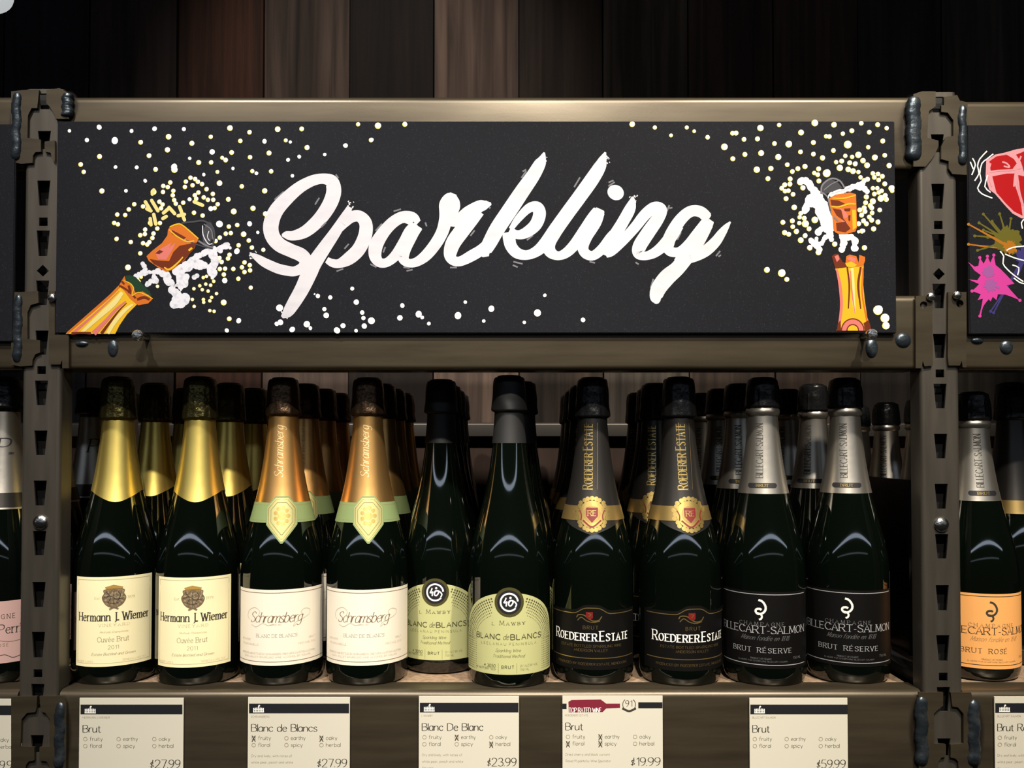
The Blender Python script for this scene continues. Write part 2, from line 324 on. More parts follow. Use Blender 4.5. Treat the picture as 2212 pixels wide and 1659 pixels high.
# ------------------------------------------------------------------ the setting
fl = MB(); fl.box((-2.6, -5.2, -0.05), (2.6, 0.60, 0.0)); struct(fl.build('floor', 'floor_concrete', smooth=0))
def wood_mat():
    m = bpy.data.materials.new('plank_wood'); m.use_nodes = True; nt = m.node_tree; b = nt.nodes['Principled BSDF']
    at = nt.nodes.new('ShaderNodeAttribute'); at.attribute_name = 'tone'
    tc = nt.nodes.new('ShaderNodeTexCoord'); mp = nt.nodes.new('ShaderNodeMapping'); mp.inputs['Scale'].default_value = (75, 75, 3.0)
    nz = nt.nodes.new('ShaderNodeTexNoise'); nz.inputs['Scale'].default_value = 1; nz.inputs['Detail'].default_value = 8; nz.inputs['Distortion'].default_value = 0.6
    mp2 = nt.nodes.new('ShaderNodeMapping'); mp2.inputs['Scale'].default_value = (14, 14, 1.6)
    n2 = nt.nodes.new('ShaderNodeTexNoise'); n2.inputs['Scale'].default_value = 1; n2.inputs['Detail'].default_value = 3
    r1 = nt.nodes.new('ShaderNodeMapRange'); r1.inputs[1].default_value = .3; r1.inputs[2].default_value = .7; r1.inputs[3].default_value = .45; r1.inputs[4].default_value = 1.45
    r2 = nt.nodes.new('ShaderNodeMapRange'); r2.inputs[1].default_value = .3; r2.inputs[2].default_value = .7; r2.inputs[3].default_value = .55; r2.inputs[4].default_value = 1.4
    mu = nt.nodes.new('ShaderNodeMath'); mu.operation = 'MULTIPLY'
    mx = nt.nodes.new('ShaderNodeMix'); mx.data_type = 'RGBA'; mx.blend_type = 'MULTIPLY'; mx.inputs[0].default_value = 1
    L = nt.links.new
    L(tc.outputs['Object'], mp.inputs[0]); L(mp.outputs[0], nz.inputs['Vector']); L(nz.outputs['Fac'], r1.inputs[0])
    L(tc.outputs['Object'], mp2.inputs[0]); L(mp2.outputs[0], n2.inputs['Vector']); L(n2.outputs['Fac'], r2.inputs[0])
    L(r1.outputs[0], mu.inputs[0]); L(r2.outputs[0], mu.inputs[1])
    L(at.outputs['Color'], mx.inputs[6]); L(mu.outputs[0], mx.inputs[7]); L(mx.outputs[2], b.inputs['Base Color'])
    b.inputs['Roughness'].default_value = 0.75; b.inputs['Specular IOR Level'].default_value = 0.25
    bn = nt.nodes.new('ShaderNodeBump'); bn.inputs['Strength'].default_value = .35; bn.inputs['Distance'].default_value = .004
    L(nz.outputs['Fac'], bn.inputs['Height']); L(bn.outputs[0], b.inputs['Normal'])
    MATS['plank_wood'] = m
wood_mat()
YW = 0.50
def wall():
    tones = {-1: (20, 22, 30), 0: (34, 34, 44), 1: (62, 50, 46), 2: (78, 48, 34), 3: (98, 82, 72), 4: (36, 26, 20), 5: (118, 98, 86), 6: (44, 36, 30), 7: (60, 54, 48), 8: (52, 42, 36), 9: (50, 40, 34), 10: (38, 34, 32), 11: (52, 48, 44), 12: (50, 40, 34)}
    seams = [-370, -185, 5, 190, 380, 566, 753, 936, 1121, 1303, 1488, 1673, 1857, 2040, 2225, 2410]
    mb = MB(); cols = []
    xs = [pt(s_, 600, YW).x for s_ in seams]
    for k in range(6): xs = [xs[0]-.136]+xs; xs = xs+[xs[-1]+.136]
    for i in range(len(xs)-1):
        t = tones.get(i-8, (random.randint(34, 60),)*3); t = tuple(q*(1.75 if i-8 >= 6 else 1.15) for q in t)
        dy = random.uniform(-.004, .004); g = .0012
        x0, x1 = xs[i]+g, xs[i+1]-g
        z0, z1 = 0.0, 3.0
        j = 0; z = z0
        cuts = [z0, z1]
        if i % 2: cuts.insert(1, 2.2 if i % 4 == 1 else 0.7)
        for a, b_ in zip(cuts[:-1], cuts[1:]):
            n0 = len(mb.f)
            mb.box((x0, YW+dy, a+.0006), (x1, YW+.02, b_-.0006))
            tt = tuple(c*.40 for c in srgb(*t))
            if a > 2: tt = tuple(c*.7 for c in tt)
            cols += [(tt)]*(len(mb.f)-n0)
    n0 = len(mb.f); mb.box((xs[0], YW+.021, 0), (xs[-1], YW+.04, 3.0)); cols += [(0.004, .004, .004)]*(len(mb.f)-n0)
    o = mb.build('wall_back', 'plank_wood', smooth=0)
    at = o.data.attributes.new('tone', 'FLOAT_COLOR', 'FACE')
    for i, c in enumerate(cols): at.data[i].color = (*c, 1)
    struct(o)
wall()
# hardboard panel and its steel top rail along the back of the shelf
z_rt, z_rb = pt(1106, 913, .47).z, pt(1106, 943, .47).z
ZS = pt(1106, 955, 0).z-0.244      # shelf surface
b = MB(); b.box((-1.3, .484, ZS-.12), (1.3, .492, z_rb+.004)); tag(b.build('hardboard_sheet', 'back_board', smooth=0), 'plain brown hardboard panel standing behind the bottles under the thin steel rail', 'panel')
def roundrect(y0, y1, z0, z1, rt, rb, n=5):     # closed profile in (y, z), y0 = front
    P = []
    def arc(cy, cz, r, a0, a1):
        for i in range(n+1):
            a = math.radians(a0+(a1-a0)*i/n); P.append((cy+r*math.cos(a), cz+r*math.sin(a)))
    arc(y1-rb, z0+rb, rb, 0, -90)[0] if False else None
    arc(y0+rt, z1-rt, rt, 180, 90); arc(y1-rt, z1-rt, rt, 90, 0); arc(y1-rb, z0+rb, rb, 0, -90); arc(y0+rb, z0+rb, rb, 270, 180)
    return P
b = MB(); b.extrude_x(roundrect(.466, .483, z_rb, z_rt, .004, .001), -1.3, 1.3); tag(b.build('back_rail', 'rail_steel', fix=True), 'thin horizontal steel rail in front of the plank wall behind the bottle necks', 'rail')
# ------------------------------------------------------------------ uprights
XL, XR = pt(88, 945, 0).x, pt(2031, 860, 0).x
def zpx(py, x=1106, Y=0): return pt(x, py, Y).z
HALF = 0.0192
def trap(cx, y0, y1, wt=.0128, wb=.0084): return [(cx-wt/2, zpx(y0)), (cx+wt/2, zpx(y0)), (cx+wb/2, zpx(y1)), (cx-wb/2, zpx(y1))]
def upright(cx, dy, label, rivets):
    holes = []
    for y0, y1 in [(283, 322), (390, 444), (498, 553), (606, 659), (714, 766), (822, 875), (930, 983), (1038, 1092), (1147, 1200), (1257, 1312), (1365, 1421), (1477, 1530), (1588, 1626)]:
        holes.append(trap(cx, y0+dy, y1+dy))
    for y0, y1 in [(470, 488), (791, 808), (1446, 1464)]:
        holes.append([(cx-.0042, zpx(y0+dy)), (cx+.0042, zpx(y0+dy)), (cx+.0042, zpx(y1+dy)), (cx-.0042, zpx(y1+dy))])
    d0 = zpx(585+dy); holes.append([(cx-.006, d0), (cx, d0+.006), (cx+.006, d0), (cx, d0-.006)])
    y = zpx(212+dy)
    holes.append(trap(cx, 196+dy+6, 236+dy))
    zt, zb = zpx(192+dy), 0.0
    z = zpx(1659)-.05
    while z > .1:
        holes.append([(cx-.0064, z), (cx+.0064, z), (cx+.0042, z-.025), (cx-.0042, z-.025)]); z -= .05
    hw = HALF-.004
    me = plate_mesh([(cx-hw, zb), (cx+hw, zb), (cx+hw, zt), (cx-hw, zt)], holes, .002)
    root = thing('steel_upright', label, 'shelf post', (cx, 0, 0), 'slotted steel shelf posts')
    mb = MB(); mb.from_mesh(me, lambda c: (c.x-cx, .001-c.z, c.y))
    n = 5
    for s in (-1, 1):
        prof = []
        for i in range(n+1):
            a = math.radians(90*i/n); prof.append((s*(hw+.004*math.sin(a)), .004-.004*math.cos(a)))
        prof.append((s*HALF, .022))
        inner = [(s*(hw), .002)]+[(s*(hw+.002*math.sin(math.radians(90*i/n))), .004-.002*math.cos(math.radians(90*i/n))) for i in range(1, n+1)]+[(s*(HALF-.002), .022)]
        loop = prof+inner[::-1]; k = len(loop)
        vs = [(x_, y_, zb) for x_, y_ in loop]+[(x_, y_, zt) for x_, y_ in loop]
        fs = [(i, (i+1) % k, k+(i+1) % k, k+i) for i in range(k)]+[tuple(range(k)), tuple(range(2*k-1, k-1, -1))]
        mb.add(vs, fs)
    mb.build('post_channel', 'upright_steel', root, 40, fix=True)
    b = MB(); b.box((-.0175, .012, .0), (.0175, .014, zt-.001)); b.build('slot_shade_sheet', 'black_plastic', root, 0)  # black sheet added behind the slots to stand for their shaded inside
    for px_, py_, r_ in rivets:
        p = pt(px_, py_, 0); b = MB()
        b.lathe([(0.0, r_), (.0015, r_), (.0032, r_*.8), (.0042, r_*.35)], 18)
        o = b.build('screw_head' if r_ > .005 else 'rivet', 'bright_steel', root); o.rotation_euler = (math.pi/2, 0, 0)
        o.location = (p.x-cx, -.0 if r_ > .005 else -.0046, p.z)
    return root
upright(XL, 0, 'slotted steel shelf post at the left end of the painted sign', [(88, 1128, .0072)])
upright(XR, 7, 'slotted steel shelf post at the right end of the painted sign', [(2033, 1133, .0072)])
# ------------------------------------------------------------------ beams
def beam(name, x0, x1, py0, py1, label, welds=(), plates=(), spots=(), group='horizontal steel shelf beams', rivets=()):
    z1, z0 = zpx(py0), zpx(py1); cx = (x0+x1)/2
    root = thing(name, label, 'shelf beam', (cx, 0, z0), group)
    mb = MB(); prof = roundrect(.001, .038, 0, z1-z0, .0075, .005, 7)
    mb.extrude_x(prof, x0-cx, x1-cx); mb.build('beam_body', 'steel', root, 40, fix=True)
    for px_, py0_, py1_, w_ in welds:            # weld seam: an uneven bead standing proud of the face
        a, b_ = pt(px_, py0_), pt(px_, py1_); n, k = 26, 12; b = MB(); vs = []
        hw = w_/2/FPX*CAM_D
        for i in range(n+1):
            t = i/n; sh = min(1, math.sqrt(max(0, 1-(2*t-1)**8)))*(0.95+.05*math.sin(t*60+px_)) + .02
            if t > .84: sh *= 1.14
            for j in range(k):
                q = 2*math.pi*j/k
                vs.append((a.x-cx+hw*sh*math.cos(q)+.0006*math.sin(t*19), -.0045*sh*math.sin(q)-.0015, a.z+(b_.z-a.z)*t-z0))
        b.add(vs, [(i*k+j, i*k+(j+1) % k, (i+1)*k+(j+1) % k, (i+1)*k+j) for i in range(n) for j in range(k)]+[tuple(range(k)), tuple(n*k+j for j in range(k))])
        b.build('weld_seam', 'weld_metal', root, 60, fix=True)
        b = MB(); m_ = 26; c0 = Vector(((a.x)-cx, 0, (a.z+b_.z)/2-z0)); hh = (a.z-b_.z)/2+.004
        b.add([(c0.x+hw*2.0*math.cos(2*math.pi*i/m_), .0006, c0.z+hh*math.sin(2*math.pi*i/m_)) for i in range(m_)], [tuple(range(m_))])
        st = b.build('heat_stain', 'heat_stain', root, 0)
    for px_, py_, rx, ry in spots:
        p = pt(px_, py_); b = MB(); k = 20
        vs = []; fs = []
        rings = [(1, .0012), (.85, -.0002), (.5, -.0012), (.05, -.0016)]
        for s_, y_ in rings:
            vs += [(p.x-cx+rx/FPX*CAM_D*s_*math.cos(2*math.pi*j/k), y_, p.z-z0+ry/FPX*CAM_D*s_*math.sin(2*math.pi*j/k)) for j in range(k)]
        fs = [(i*k+j, i*k+(j+1) % k, (i+1)*k+(j+1) % k, (i+1)*k+j) for i in range(3) for j in range(k)]+[tuple(3*k+j for j in range(k))]
        b.add(vs, fs); b.build('weld_spot', 'weld_metal', root, 60, fix=True)
    for outline, holes, y_ in plates:            # end plates that hook over the post
        P = [(pt(*q).x, pt(*q).z) for q in outline]; H = [[(pt(*q).x, pt(*q).z) for q in h] for h in holes]
        me = plate_mesh(P, H, .0028); b = MB(); b.from_mesh(me, lambda c: (c.x-cx, y_-.0014-c.z, c.y-z0))
        b.build('hook_plate', 'steel', root, 30, fix=True)
    for px_, py_ in rivets:
        p = pt(px_, py_, 0); b = MB(); b.lathe([(0.0, .0042), (.001, .0042), (.0026, .0034), (.0034, .0015)], 16)
        o = b.build('rivet', 'bright_steel', root); o.rotation_euler = (math.pi/2, 0, 0); o.location = (p.x-cx, -.0044, p.z-z0)
    return root
def circ(x, y, r, n=14): return [(x+r*math.cos(2*math.pi*i/n), y+r*math.sin(2*math.pi*i/n)) for i in range(n)]
E = .0205
# hook plates, outlines in photo pixels measured on the rack's front plane
topL_left = [(28, 200), (56, 197), (88, 197), (86, 218), (84, 236), (72, 236), (64, 252), (63, 300), (92, 304), (92, 330), (80, 331), (75, 338), (74, 354), (50, 356), (28, 352)]
topL_right = [(104, 197), (132, 193), (152, 204), (152, 259), (123, 259), (122, 252), (112, 234), (104, 226)]
lowL_right = [(100, 308), (122, 306), (122, 352), (116, 345), (113, 332), (100, 330)]
midL_left = [(28, 632), (50, 632), (86, 630), (87, 655), (70, 660), (63, 676), (63, 733), (90, 736), (90, 762), (80, 766), (74, 778), (73, 790), (48, 792), (28, 788)]
midL_right = [(109, 630), (122, 630), (122, 724), (152, 724), (152, 796), (138, 796), (138, 778), (134, 788), (110, 788), (109, 775)]
botL_left = [(28, 1503), (84, 1502), (83, 1525), (80, 1536), (62, 1538), (50, 1552), (48, 1610), (78, 1612), (78, 1640), (66, 1642), (60, 1650), (58, 1664), (28, 1664)]
botL_right = [(89, 1502), (140, 1502), (146, 1515), (146, 1664), (112, 1664), (110, 1652), (104, 1642), (89, 1640), (89, 1612), (111, 1610), (111, 1552), (102, 1538), (92, 1534)]
def mir(P, dx, dy): return [(x+dx, y+dy) for x, y in P]
topR_left = [(1970, 206), (1988, 200), (2018, 200), (2018, 232), (2004, 242), (2002, 252), (2000, 300), (2024, 306), (2024, 318), (2018, 332), (2012, 342), (1996, 362), (1970, 362)]
topR_right = [(2036, 212), (2064, 208), (2070, 220), (2087, 224), (2087, 380), (2054, 378), (2046, 366), (2046, 350), (2030, 346), (2030, 318), (2040, 298), (2056, 296), (2056, 262), (2044, 246), (2030, 244), (2030, 230), (2036, 230)]
midR_left = [(1975, 640), (2011, 640), (2011, 700), (2012, 790), (1994, 792), (1990, 780), (1988, 796), (1975, 796)]
midR_right = [(2045, 632), (2084, 632), (2084, 794), (2076, 794), (2074, 780), (2070, 790), (2046, 790), (2044, 770)]
botR_left = [(1982, 1494), (2034, 1494), (2034, 1522), (2026, 1528), (2014, 1540), (2014, 1604), (2040, 1606), (2040, 1632), (2030, 1634), (2024, 1644), (2022, 1664), (1982, 1664)]
botR_right = [(2050, 1494), (2094, 1494), (2098, 1512), (2098, 1664), (2068, 1664), (2066, 1642), (2060, 1636), (2050, 1634), (2050, 1606), (2078, 1604), (2078, 1540), (2066, 1526), (2054, 1524)]
X0, X1 = XL+E, XR-E
beam('shelf_beam', X0, X1, 205, 366, 'long horizontal steel beam across the top of the rack, above the painted sign',
     [(148, 202, 256, 25), (1971, 208, 352, 34)], [(topL_right, [], -.0003), (lowL_right, [], -.0003), (topR_left, [], -.0003)], [])
beam('shelf_beam', X0, X1, 636, 799, 'long steel beam between the painted sign and the row of bottle caps', [],
     [(midL_right, [], -.0003), (midR_left, [circ(1992, 660, 8)], -.0003)],
     [(243, 752, 12, 20), (176, 742, 15, 7), (1884, 752, 14, 22), (1952, 735, 18, 17)], rivets=[(118, 645), (2006, 643)])
beam('shelf_beam', X0, X1, 1493, 1700, 'steel beam at the bottom carrying the shelf edge and the five full price tags',
     [(133, 1512, 1660, 25), (1988, 1500, 1655, 28)], [(botL_right, [], -.0003), (botR_left, [], -.0003)])
beam('shelf_beam', -1.25, XL-E, 205, 366, 'end of a steel beam at top left, beyond the left post', [(40, 198, 352, 24)], [(topL_left, [], -.0003)])
beam('shelf_beam', -1.25, XL-E, 636, 799, 'end of a steel beam at the left edge, under the blank black board', [(43, 634, 786, 22)], [(midL_left, [], -.0003)])
beam('shelf_beam', -1.25, XL-E, 1493, 1700, 'end of a steel beam at bottom left, behind the cut off price tag', [], [(botL_left, [], -.0003)])
beam('shelf_beam', XR+E, 1.25, 214, 370, 'end of a steel beam at top right, beyond the right post', [(2075, 226, 362, 21)], [(topR_right, [], -.0003)])
beam('shelf_beam', XR+E, 1.25, 636, 799, 'end of a steel beam at the right edge, under the red rose board', [],
     [(midR_right, [circ(2070, 657, 8)], -.0003)], [(2112, 735, 15, 8), (2175, 750, 15, 16)], rivets=[(2062, 640)])
beam('shelf_beam', XR+E, 1.25, 1493, 1700, 'end of a steel beam at bottom right, under the orange label bottle', [(2100, 1508, 1655, 30)], [(botR_right, [], -.0003)])
for a, b_, lb in ((X0, X1, 'tan particle board shelf deck under the row of ten front bottles'), (-1.25, XL-E-.001, 'tan shelf deck at the left edge under the pink label bottle'), (XR+E+.001, 1.25, 'tan shelf deck at the right edge under the orange label bottle')):
    mb = MB(); mb.box((a, .0075, ZS-.018), (b_, .46, ZS)); 
    o = mb.build('shelf_board', 'shelf_tan', smooth=0); tag(o, lb, 'shelf', 'shelf decks')
zt_ = zpx(205)-.010  # unseen boards added to keep the spots off the rear bottles
for a, b_, lb in ((X0, X1, 'narrow light-blocking board added behind the topmost beam, above the painted sign'), (-1.25, XL-E-.001, 'narrow light-blocking board added behind the topmost beam at the left edge'), (XR+E+.001, 1.25, 'narrow light-blocking board added behind the topmost beam at the right edge')):
    mb = MB(); mb.box((a, .0395, zt_-.016), (b_, .12, zt_)); tag(mb.build('light_block_board', 'shelf_tan', smooth=0), lb, 'shelf', 'added light-blocking boards')
# ------------------------------------------------------------------ bottles
BODY = [(0, 30), (.4, 37), (1.6, 40.2), (4, 42), (9, 43.4), (16, 44), (105, 44), (112, 43.85), (120, 43.3), (128, 42.4), (136, 41.0), (143, 39.5), (150, 37.9), (158, 35.8), (166, 33.6), (174, 31.3), (183, 28.6), (193, 25.8), (204, 23.3), (216, 21.0), (229, 18.8), (243, 16.9), (257, 15.4), (270, 14.5), (284, 14.2), (300, 14.0)]
BODY = [(h, r-2.0*min(1, max(0, (r-18)/16))) for h, r in BODY]
def _resample():
    hs_ = [105+3*i for i in range(65)]; r_ = []
    for h in hs_+[300]:
        for (a, ra), (b_, rb) in zip(BODY[:-1], BODY[1:]):
            if a <= h <= b_: r_.append(ra+(rb-ra)*(h-a)/(b_-a)); break
    hs_.append(300)
    for it in range(14): r_ = [r_[0]]+[(r_[i-1]+2*r_[i]+r_[i+1])/4 for i in range(1, len(r_)-1)]+[r_[-1]]
    return [q for q in BODY if q[0] < 105]+list(zip(hs_, r_))
BODY.insert(6, (60, BODY[6][1])); BODY = _resample()
def prof_r(z, hs=1.0):           # radius (m) of the glass at height z (m)
    z = z*1000/hs
    for (a, ra), (b, rb) in zip(BODY[:-1], BODY[1:]):
        if a <= z <= b: return (ra+(rb-ra)*(z-a)/(b-a))/1000
    return BODY[-1][1]/1000
def smooth_body(hs):
    P = catmull([(h*hs, r) for h, r in BODY], 2); return [(h/1000, max(r, 1)/1000) for h, r in P]
def wrap(hs, off):
    def f(u, v, lift):
        r = prof_r(v, hs)+off+lift; a = u/(prof_r(v, hs))
        return (r*math.sin(a), -r*math.cos(a), v)
    f.curved = 1
    return f
def sheet(mb, fn, u0, u1, top, bot, nu=36, nv=10, m=0):   # curved sheet between bot(u) and top(u)
    vs = []
    for i in range(nu+1):
        u = u0+(u1-u0)*i/nu
        for j in range(nv+1):
            t = j/nv; v = bot(u)+(top(u)-bot(u))*t; vs.append(fn(u, v, 0))
    k = nv+1
    mb.add(vs, [(i*k+j, (i+1)*k+j, (i+1)*k+j+1, i*k+j+1) for i in range(nu) for j in range(nv)], m)
def ring_sheet(mb, hs, off, top, bot, n=56, nv=12, m=0):  # foil all round, top/bot functions of angle
    vs = []
    for i in range(n):
        a = 2*math.pi*i/n
        aa = (a+math.pi) % (2*math.pi)-math.pi
        for j in range(nv+1):
            v = bot(aa)+(top(aa)-bot(aa))*j/nv; r = prof_r(v, hs)+off
            vs.append((r*math.sin(a), -r*math.cos(a), v))
    k = nv+1
    mb.add(vs, [(i*k+j, ((i+1) % n)*k+j, ((i+1) % n)*k+j+1, i*k+j+1) for i in range(n) for j in range(nv)], m)
SF = 2162.0                      # photo pixels per metre on the front of a front-row bottle
def LV(y): return .244-(y-955)/SF
def LU(dx): return .0420*math.asin(max(-.985, min(.985, dx/SF/.0420)))
def px_label(ink, cx, s, x0, x1, y, h, m, **k):          # text centred between photo columns x0..x1, baseline y, cap height h px
    a, b = LU(x0-cx), LU(x1-cx)
    ink.text(s, (a+b)/2, LV(y), h/SF, m, width=b-a, **k)
NZ = 1853/.9                     # px per metre at the bottle axis
def NV(y): return .244-(y-955)/NZ
def cap(root, hs, z0, z1, r, mt, ribs=0, ripple=.03, flare=1.06):
    b = MB(); n = 48
    prof = [(z0, prof_r(z0, hs)+.0008), (z0+.002, r*flare), (z0+.005, r*flare), (z0+.011, r*1.02), (z0+.018, r*1.0), (z1-.006, r*.95), (z1-.0015, r*.90), (z1, r*.82)]
    P = catmull(prof, 3); ph = random.random()*6
    b.lathe(P, n, rf=lambda a, z: 1+(ripple*math.cos(ribs*a+ph) if ribs else 0)*(1 if z < z1-.006 else .3)+.012*math.sin(5*a+z*300))
    b.build('cap_hood', mt, root, 50)
    b = MB(); b.lathe([(z1-.0005, r*.72), (z1+.0012, r*.70), (z1+.002, r*.55)], 24); b.build('cap_plate', mt, root)
def body(root, hs=1.0):
    b = MB(); b.lathe(smooth_body(hs), 64); b.build('glass_body', 'glass_dark', root, 80)
def label_part(root, mats, fn_top, fn_bot, ua, hs=1.0, off=.0003, name='front_label', ub=None):
    b = MB(); sheet(b, wrap(hs, off), -ua if ub is None else ub, ua, fn_top, fn_bot); return b.build(name, mats, root, 80)

def bottle_crest():              # gold foil, cream label with a crest
    root = thing('wine_bottle', '', 'bottle', (0, 0, 0)); body(root)
    b = MB(); ring_sheet(b, 1, .0005, lambda a: NV(897), lambda a: NV(1063)-.0085*math.exp(-(a/.62)**2)+.0025*math.exp(-((abs(a)-1.25)/.35)**2)); b.build('neck_foil', 'gold_foil', root, 80)
    cap(root, 1, NV(908), NV(818), .0172, 'cap_olive', 14, .03, 1.05)
    ua = .0405; la = label_part(root, 'paper_cream', lambda u: LV(1246), lambda u: LV(1438), ua)
    k = Ink(); cx = 246
    t = LV(1252); bo = LV(1431); e = ua-.003
    for P in ([(-e, bo), (e, bo)], [(-e, t), (e, t)]):
        k.stroke([(P[0][0]+(P[1][0]-P[0][0])*i/16, P[0][1]) for i in range(17)], .0005, 'ink_light', smooth=False)
    for q in (-e, e): k.stroke([(q, bo), (q, t)], .0005, 'ink_light', smooth=False)
    px_label(k, cx, 'Est', 209, 219, 1294, 5, 'ink_light', serif=True); px_label(k, cx, '1979', 273, 287, 1294, 5.5, 'ink_light', serif=True)
    px_label(k, cx, 'Hermann J. Wiemer', 178, 314, 1340, 17.5, 'ink_dark', w=.15, thin=.38, serif=True, gap=.26)
    px_label(k, cx, 'VINEYARD', 217, 278, 1352, 5.5, 'ink_light', serif=True, gap=.5)
    px_label(k, cx, 'Methode Champenoise', 220, 275, 1366, 4, 'ink_light', slant=.2)
    px_label(k, cx, 'Cuvée Brut', 215, 277, 1385, 10.5, 'ink_mid', w=.09, thin=.35, serif=True)
    px_label(k, cx, '2011', 236, 257, 1401, 8, 'ink_mid', w=.09, thin=.4)
    px_label(k, cx, 'Estate Bottled and Grown', 204, 289, 1414, 5.5, 'ink_mid', slant=.3, w=.1)
    px_label(k, cx, 'FINGER LAKES', 175, 207, 1429, 4, 'ink_light'); px_label(k, cx, 'SENECA LAKE, N.Y.', 265, 311, 1428, 4, 'ink_light')
    k.build('lettering', wrap(1, .0003), la)
    k = Ink(); S = lambda x, y: (LU(x-cx), LV(y))
    sh = [(224, 1290), (228, 1282), (228, 1274), (247, 1272), (266, 1274), (266, 1282), (270, 1291), (266, 1302), (258, 1309), (247, 1312), (236, 1309), (228, 1301)]
    k.poly([S(*q) for q in sh], 'crest_brown', 0)
    k.poly([S(*q) for q in [(229, 1268), (246, 1263), (265, 1268), (262, 1275), (247, 1273), (233, 1275)]], 'crest_gold', 1)
    for a, b_ in (((238, 1316), (252, 1309)), ((256, 1316), (243, 1309))): k.stroke([S(*a), S(*b_)], .002, 'crest_brown', 0, smooth=False)
    for P in ([(232, 1278), (240, 1290), (236, 1300)], [(247, 1276), (247, 1308)], [(228, 1290), (240, 1287), (252, 1294), (267, 1292)], [(234, 1300), (246, 1304), (258, 1300)], [(255, 1278), (260, 1286), (254, 1298)]):
        k.stroke([S(*q) for q in P], .0006, 'ink_dark', 1)
    k.stroke([S(*q) for q in sh+[sh[0]]], .0008, 'ink_brown', 1)
    k.build('crest', wrap(1, .0003), la)
    return root
def bottle_copper():             # copper foil, pale green collar with medallion, wide white label
    root = thing('wine_bottle', '', 'bottle', (0, 0, 0)); body(root)
    b = MB(); ring_sheet(b, 1, .0005, lambda a: NV(892), lambda a: NV(1092)); nf = b.build('neck_foil', 'copper_foil', root, 80)
    k = Ink(); f = wrap(1, .0005)
    k.text('Schramsberg', 0.0005, NV(975), .0085, 'copper_emboss', w=.09, thin=.3, slant=.25, width=.052, rot=math.pi/2, lay=0)
    k.build('lettering', f, nf)
    cap(root, 1, NV(900), NV(820), .0166, 'cap_copper', 10, .02, 1.08)
    b = MB(); b.lathe([(NV(897), prof_r(NV(897))+.0012), (NV(893), prof_r(NV(893))+.0026), (NV(888), prof_r(NV(888))+.0026), (NV(884), prof_r(NV(884))+.0012)], 40, cap=False); b.build('foil_bead', 'copper_foil', root, 60)
    b = MB(); ring_sheet(b, 1, .0009, lambda a: NV(1081), lambda a: NV(1122), nv=6); co = b.build('collar_label', 'collar_green', root, 80)
    k = Ink()
    for y_ in (1086, 1117):
        P = [(.028*math.sin(0)+q, NV(y_)) for q in [i/30*.075-.0375 for i in range(31)]]
        k.ribbon(P, [.0005]*31, 'ink_moss', 0)
    k.build('printed_lines', wrap(1, .0009), co)
    oc = [(-13, 1068), (13, 1068), (31, 1090), (31, 1126), (2, 1164), (-2, 1164), (-31, 1126), (-31, 1090)]
    def fr(s_): return [(x*s_/NZ*1.02, NV(1108+(y-1108)*s_)-.0) for x, y in oc]
    def dens(P, n=6): return [(P[i][0]+(P[(i+1) % len(P)][0]-P[i][0])*j/n, P[i][1]+(P[(i+1) % len(P)][1]-P[i][1])*j/n) for i in range(len(P)) for j in range(n)]
    def fan(k, P, m, lay):
        c = (0, NV(1110)); Q = dens(P)
        R1 = [((p[0]+c[0])/2, (p[1]+c[1])/2) for p in Q]; n = len(Q)
        for i in range(n):
            k.k = 0
            k.p.append(([Q[i], Q[(i+1) % n], R1[(i+1) % n], R1[i]], k.mi(m), lay, 1)); k.p.append(([R1[i], R1[(i+1) % n], c], k.mi(m), lay, 1))
    k = Ink(); fan(k, fr(1.0), 'collar_green', 0); fan(k, fr(.92), 'medallion', 1)
    for s_, m in ((.84, 'gold_print'), (.68, 'ink_moss')):
        Q = dens(fr(s_)); k.ribbon(Q+[Q[0]], [.0006]*(len(Q)+1), m, 2)
    for q in range(9):
        a = q/9*6.28; k.disc(.006*math.cos(a), NV(1108)+.008*math.sin(a), .0022, 'gold_print', 2, 8)
    k.disc(0, NV(1108), .004, 'gold_print', 2, 10)
    k.build('medallion', wrap(1, .0010), co)
    cx = 606; ua = LU(88); la = label_part(root, 'paper_white', lambda u: LV(1272), lambda u: LV(1434), .0545)
    k = Ink()
    for y_ in (1279, 1426): k.ribbon([(-.054+.108*i/40, LV(y_)) for i in range(41)], [.0006]*41, 'ink_brown', 0)
    px_label(k, cx, 'Schramsberg', 543, 648, 1342, 22, 'ink_brown', w=.075, thin=.28, slant=.3, gap=.1)
    S = lambda x, y: (LU(x-cx), LV(y))
    for P in ([(541, 1338), (537, 1330), (540, 1318), (552, 1311), (562, 1318), (560, 1326)], [(640, 1346), (632, 1352), (636, 1344), (650, 1338), (664, 1330), (666, 1320), (656, 1316), (648, 1322), (654, 1330)], [(545, 1348), (555, 1352), (568, 1344), (580, 1348), (592, 1345)]):
        k.stroke([S(*q) for q in P], .0004, 'ink_taupe', 1)
    px_label(k, cx, 'FOUNDED 1862', 583, 607, 1348, 3, 'ink_taupe')
    px_label(k, cx, 'BLANC DE BLANCS', 555, 640, 1374, 7, 'ink_grey', w=.1, thin=.45, serif=True)
    px_label(k, cx, 'METHODE', 526, 543, 1382, 4, 'ink_taupe'); px_label(k, cx, 'TRADITIONNELLE', 526, 560, 1392, 4, 'ink_taupe')
    px_label(k, cx, 'BRUT', 665, 678, 1382, 4, 'ink_taupe'); px_label(k, cx, 'VINTAGE 2012', 642, 678, 1392, 4, 'ink_taupe')
    px_label(k, cx, 'PRODUCED AND BOTTLED BY SCHRAMSBERG VINEYARDS CALISTOGA CALIFORNIA', 526, 677, 1411, 4, 'ink_taupe'); px_label(k, cx, 'NAPA VALLEY SPARKLING WINE ALCOHOL BY VOLUME', 531, 668, 1418, 4, 'ink_taupe')
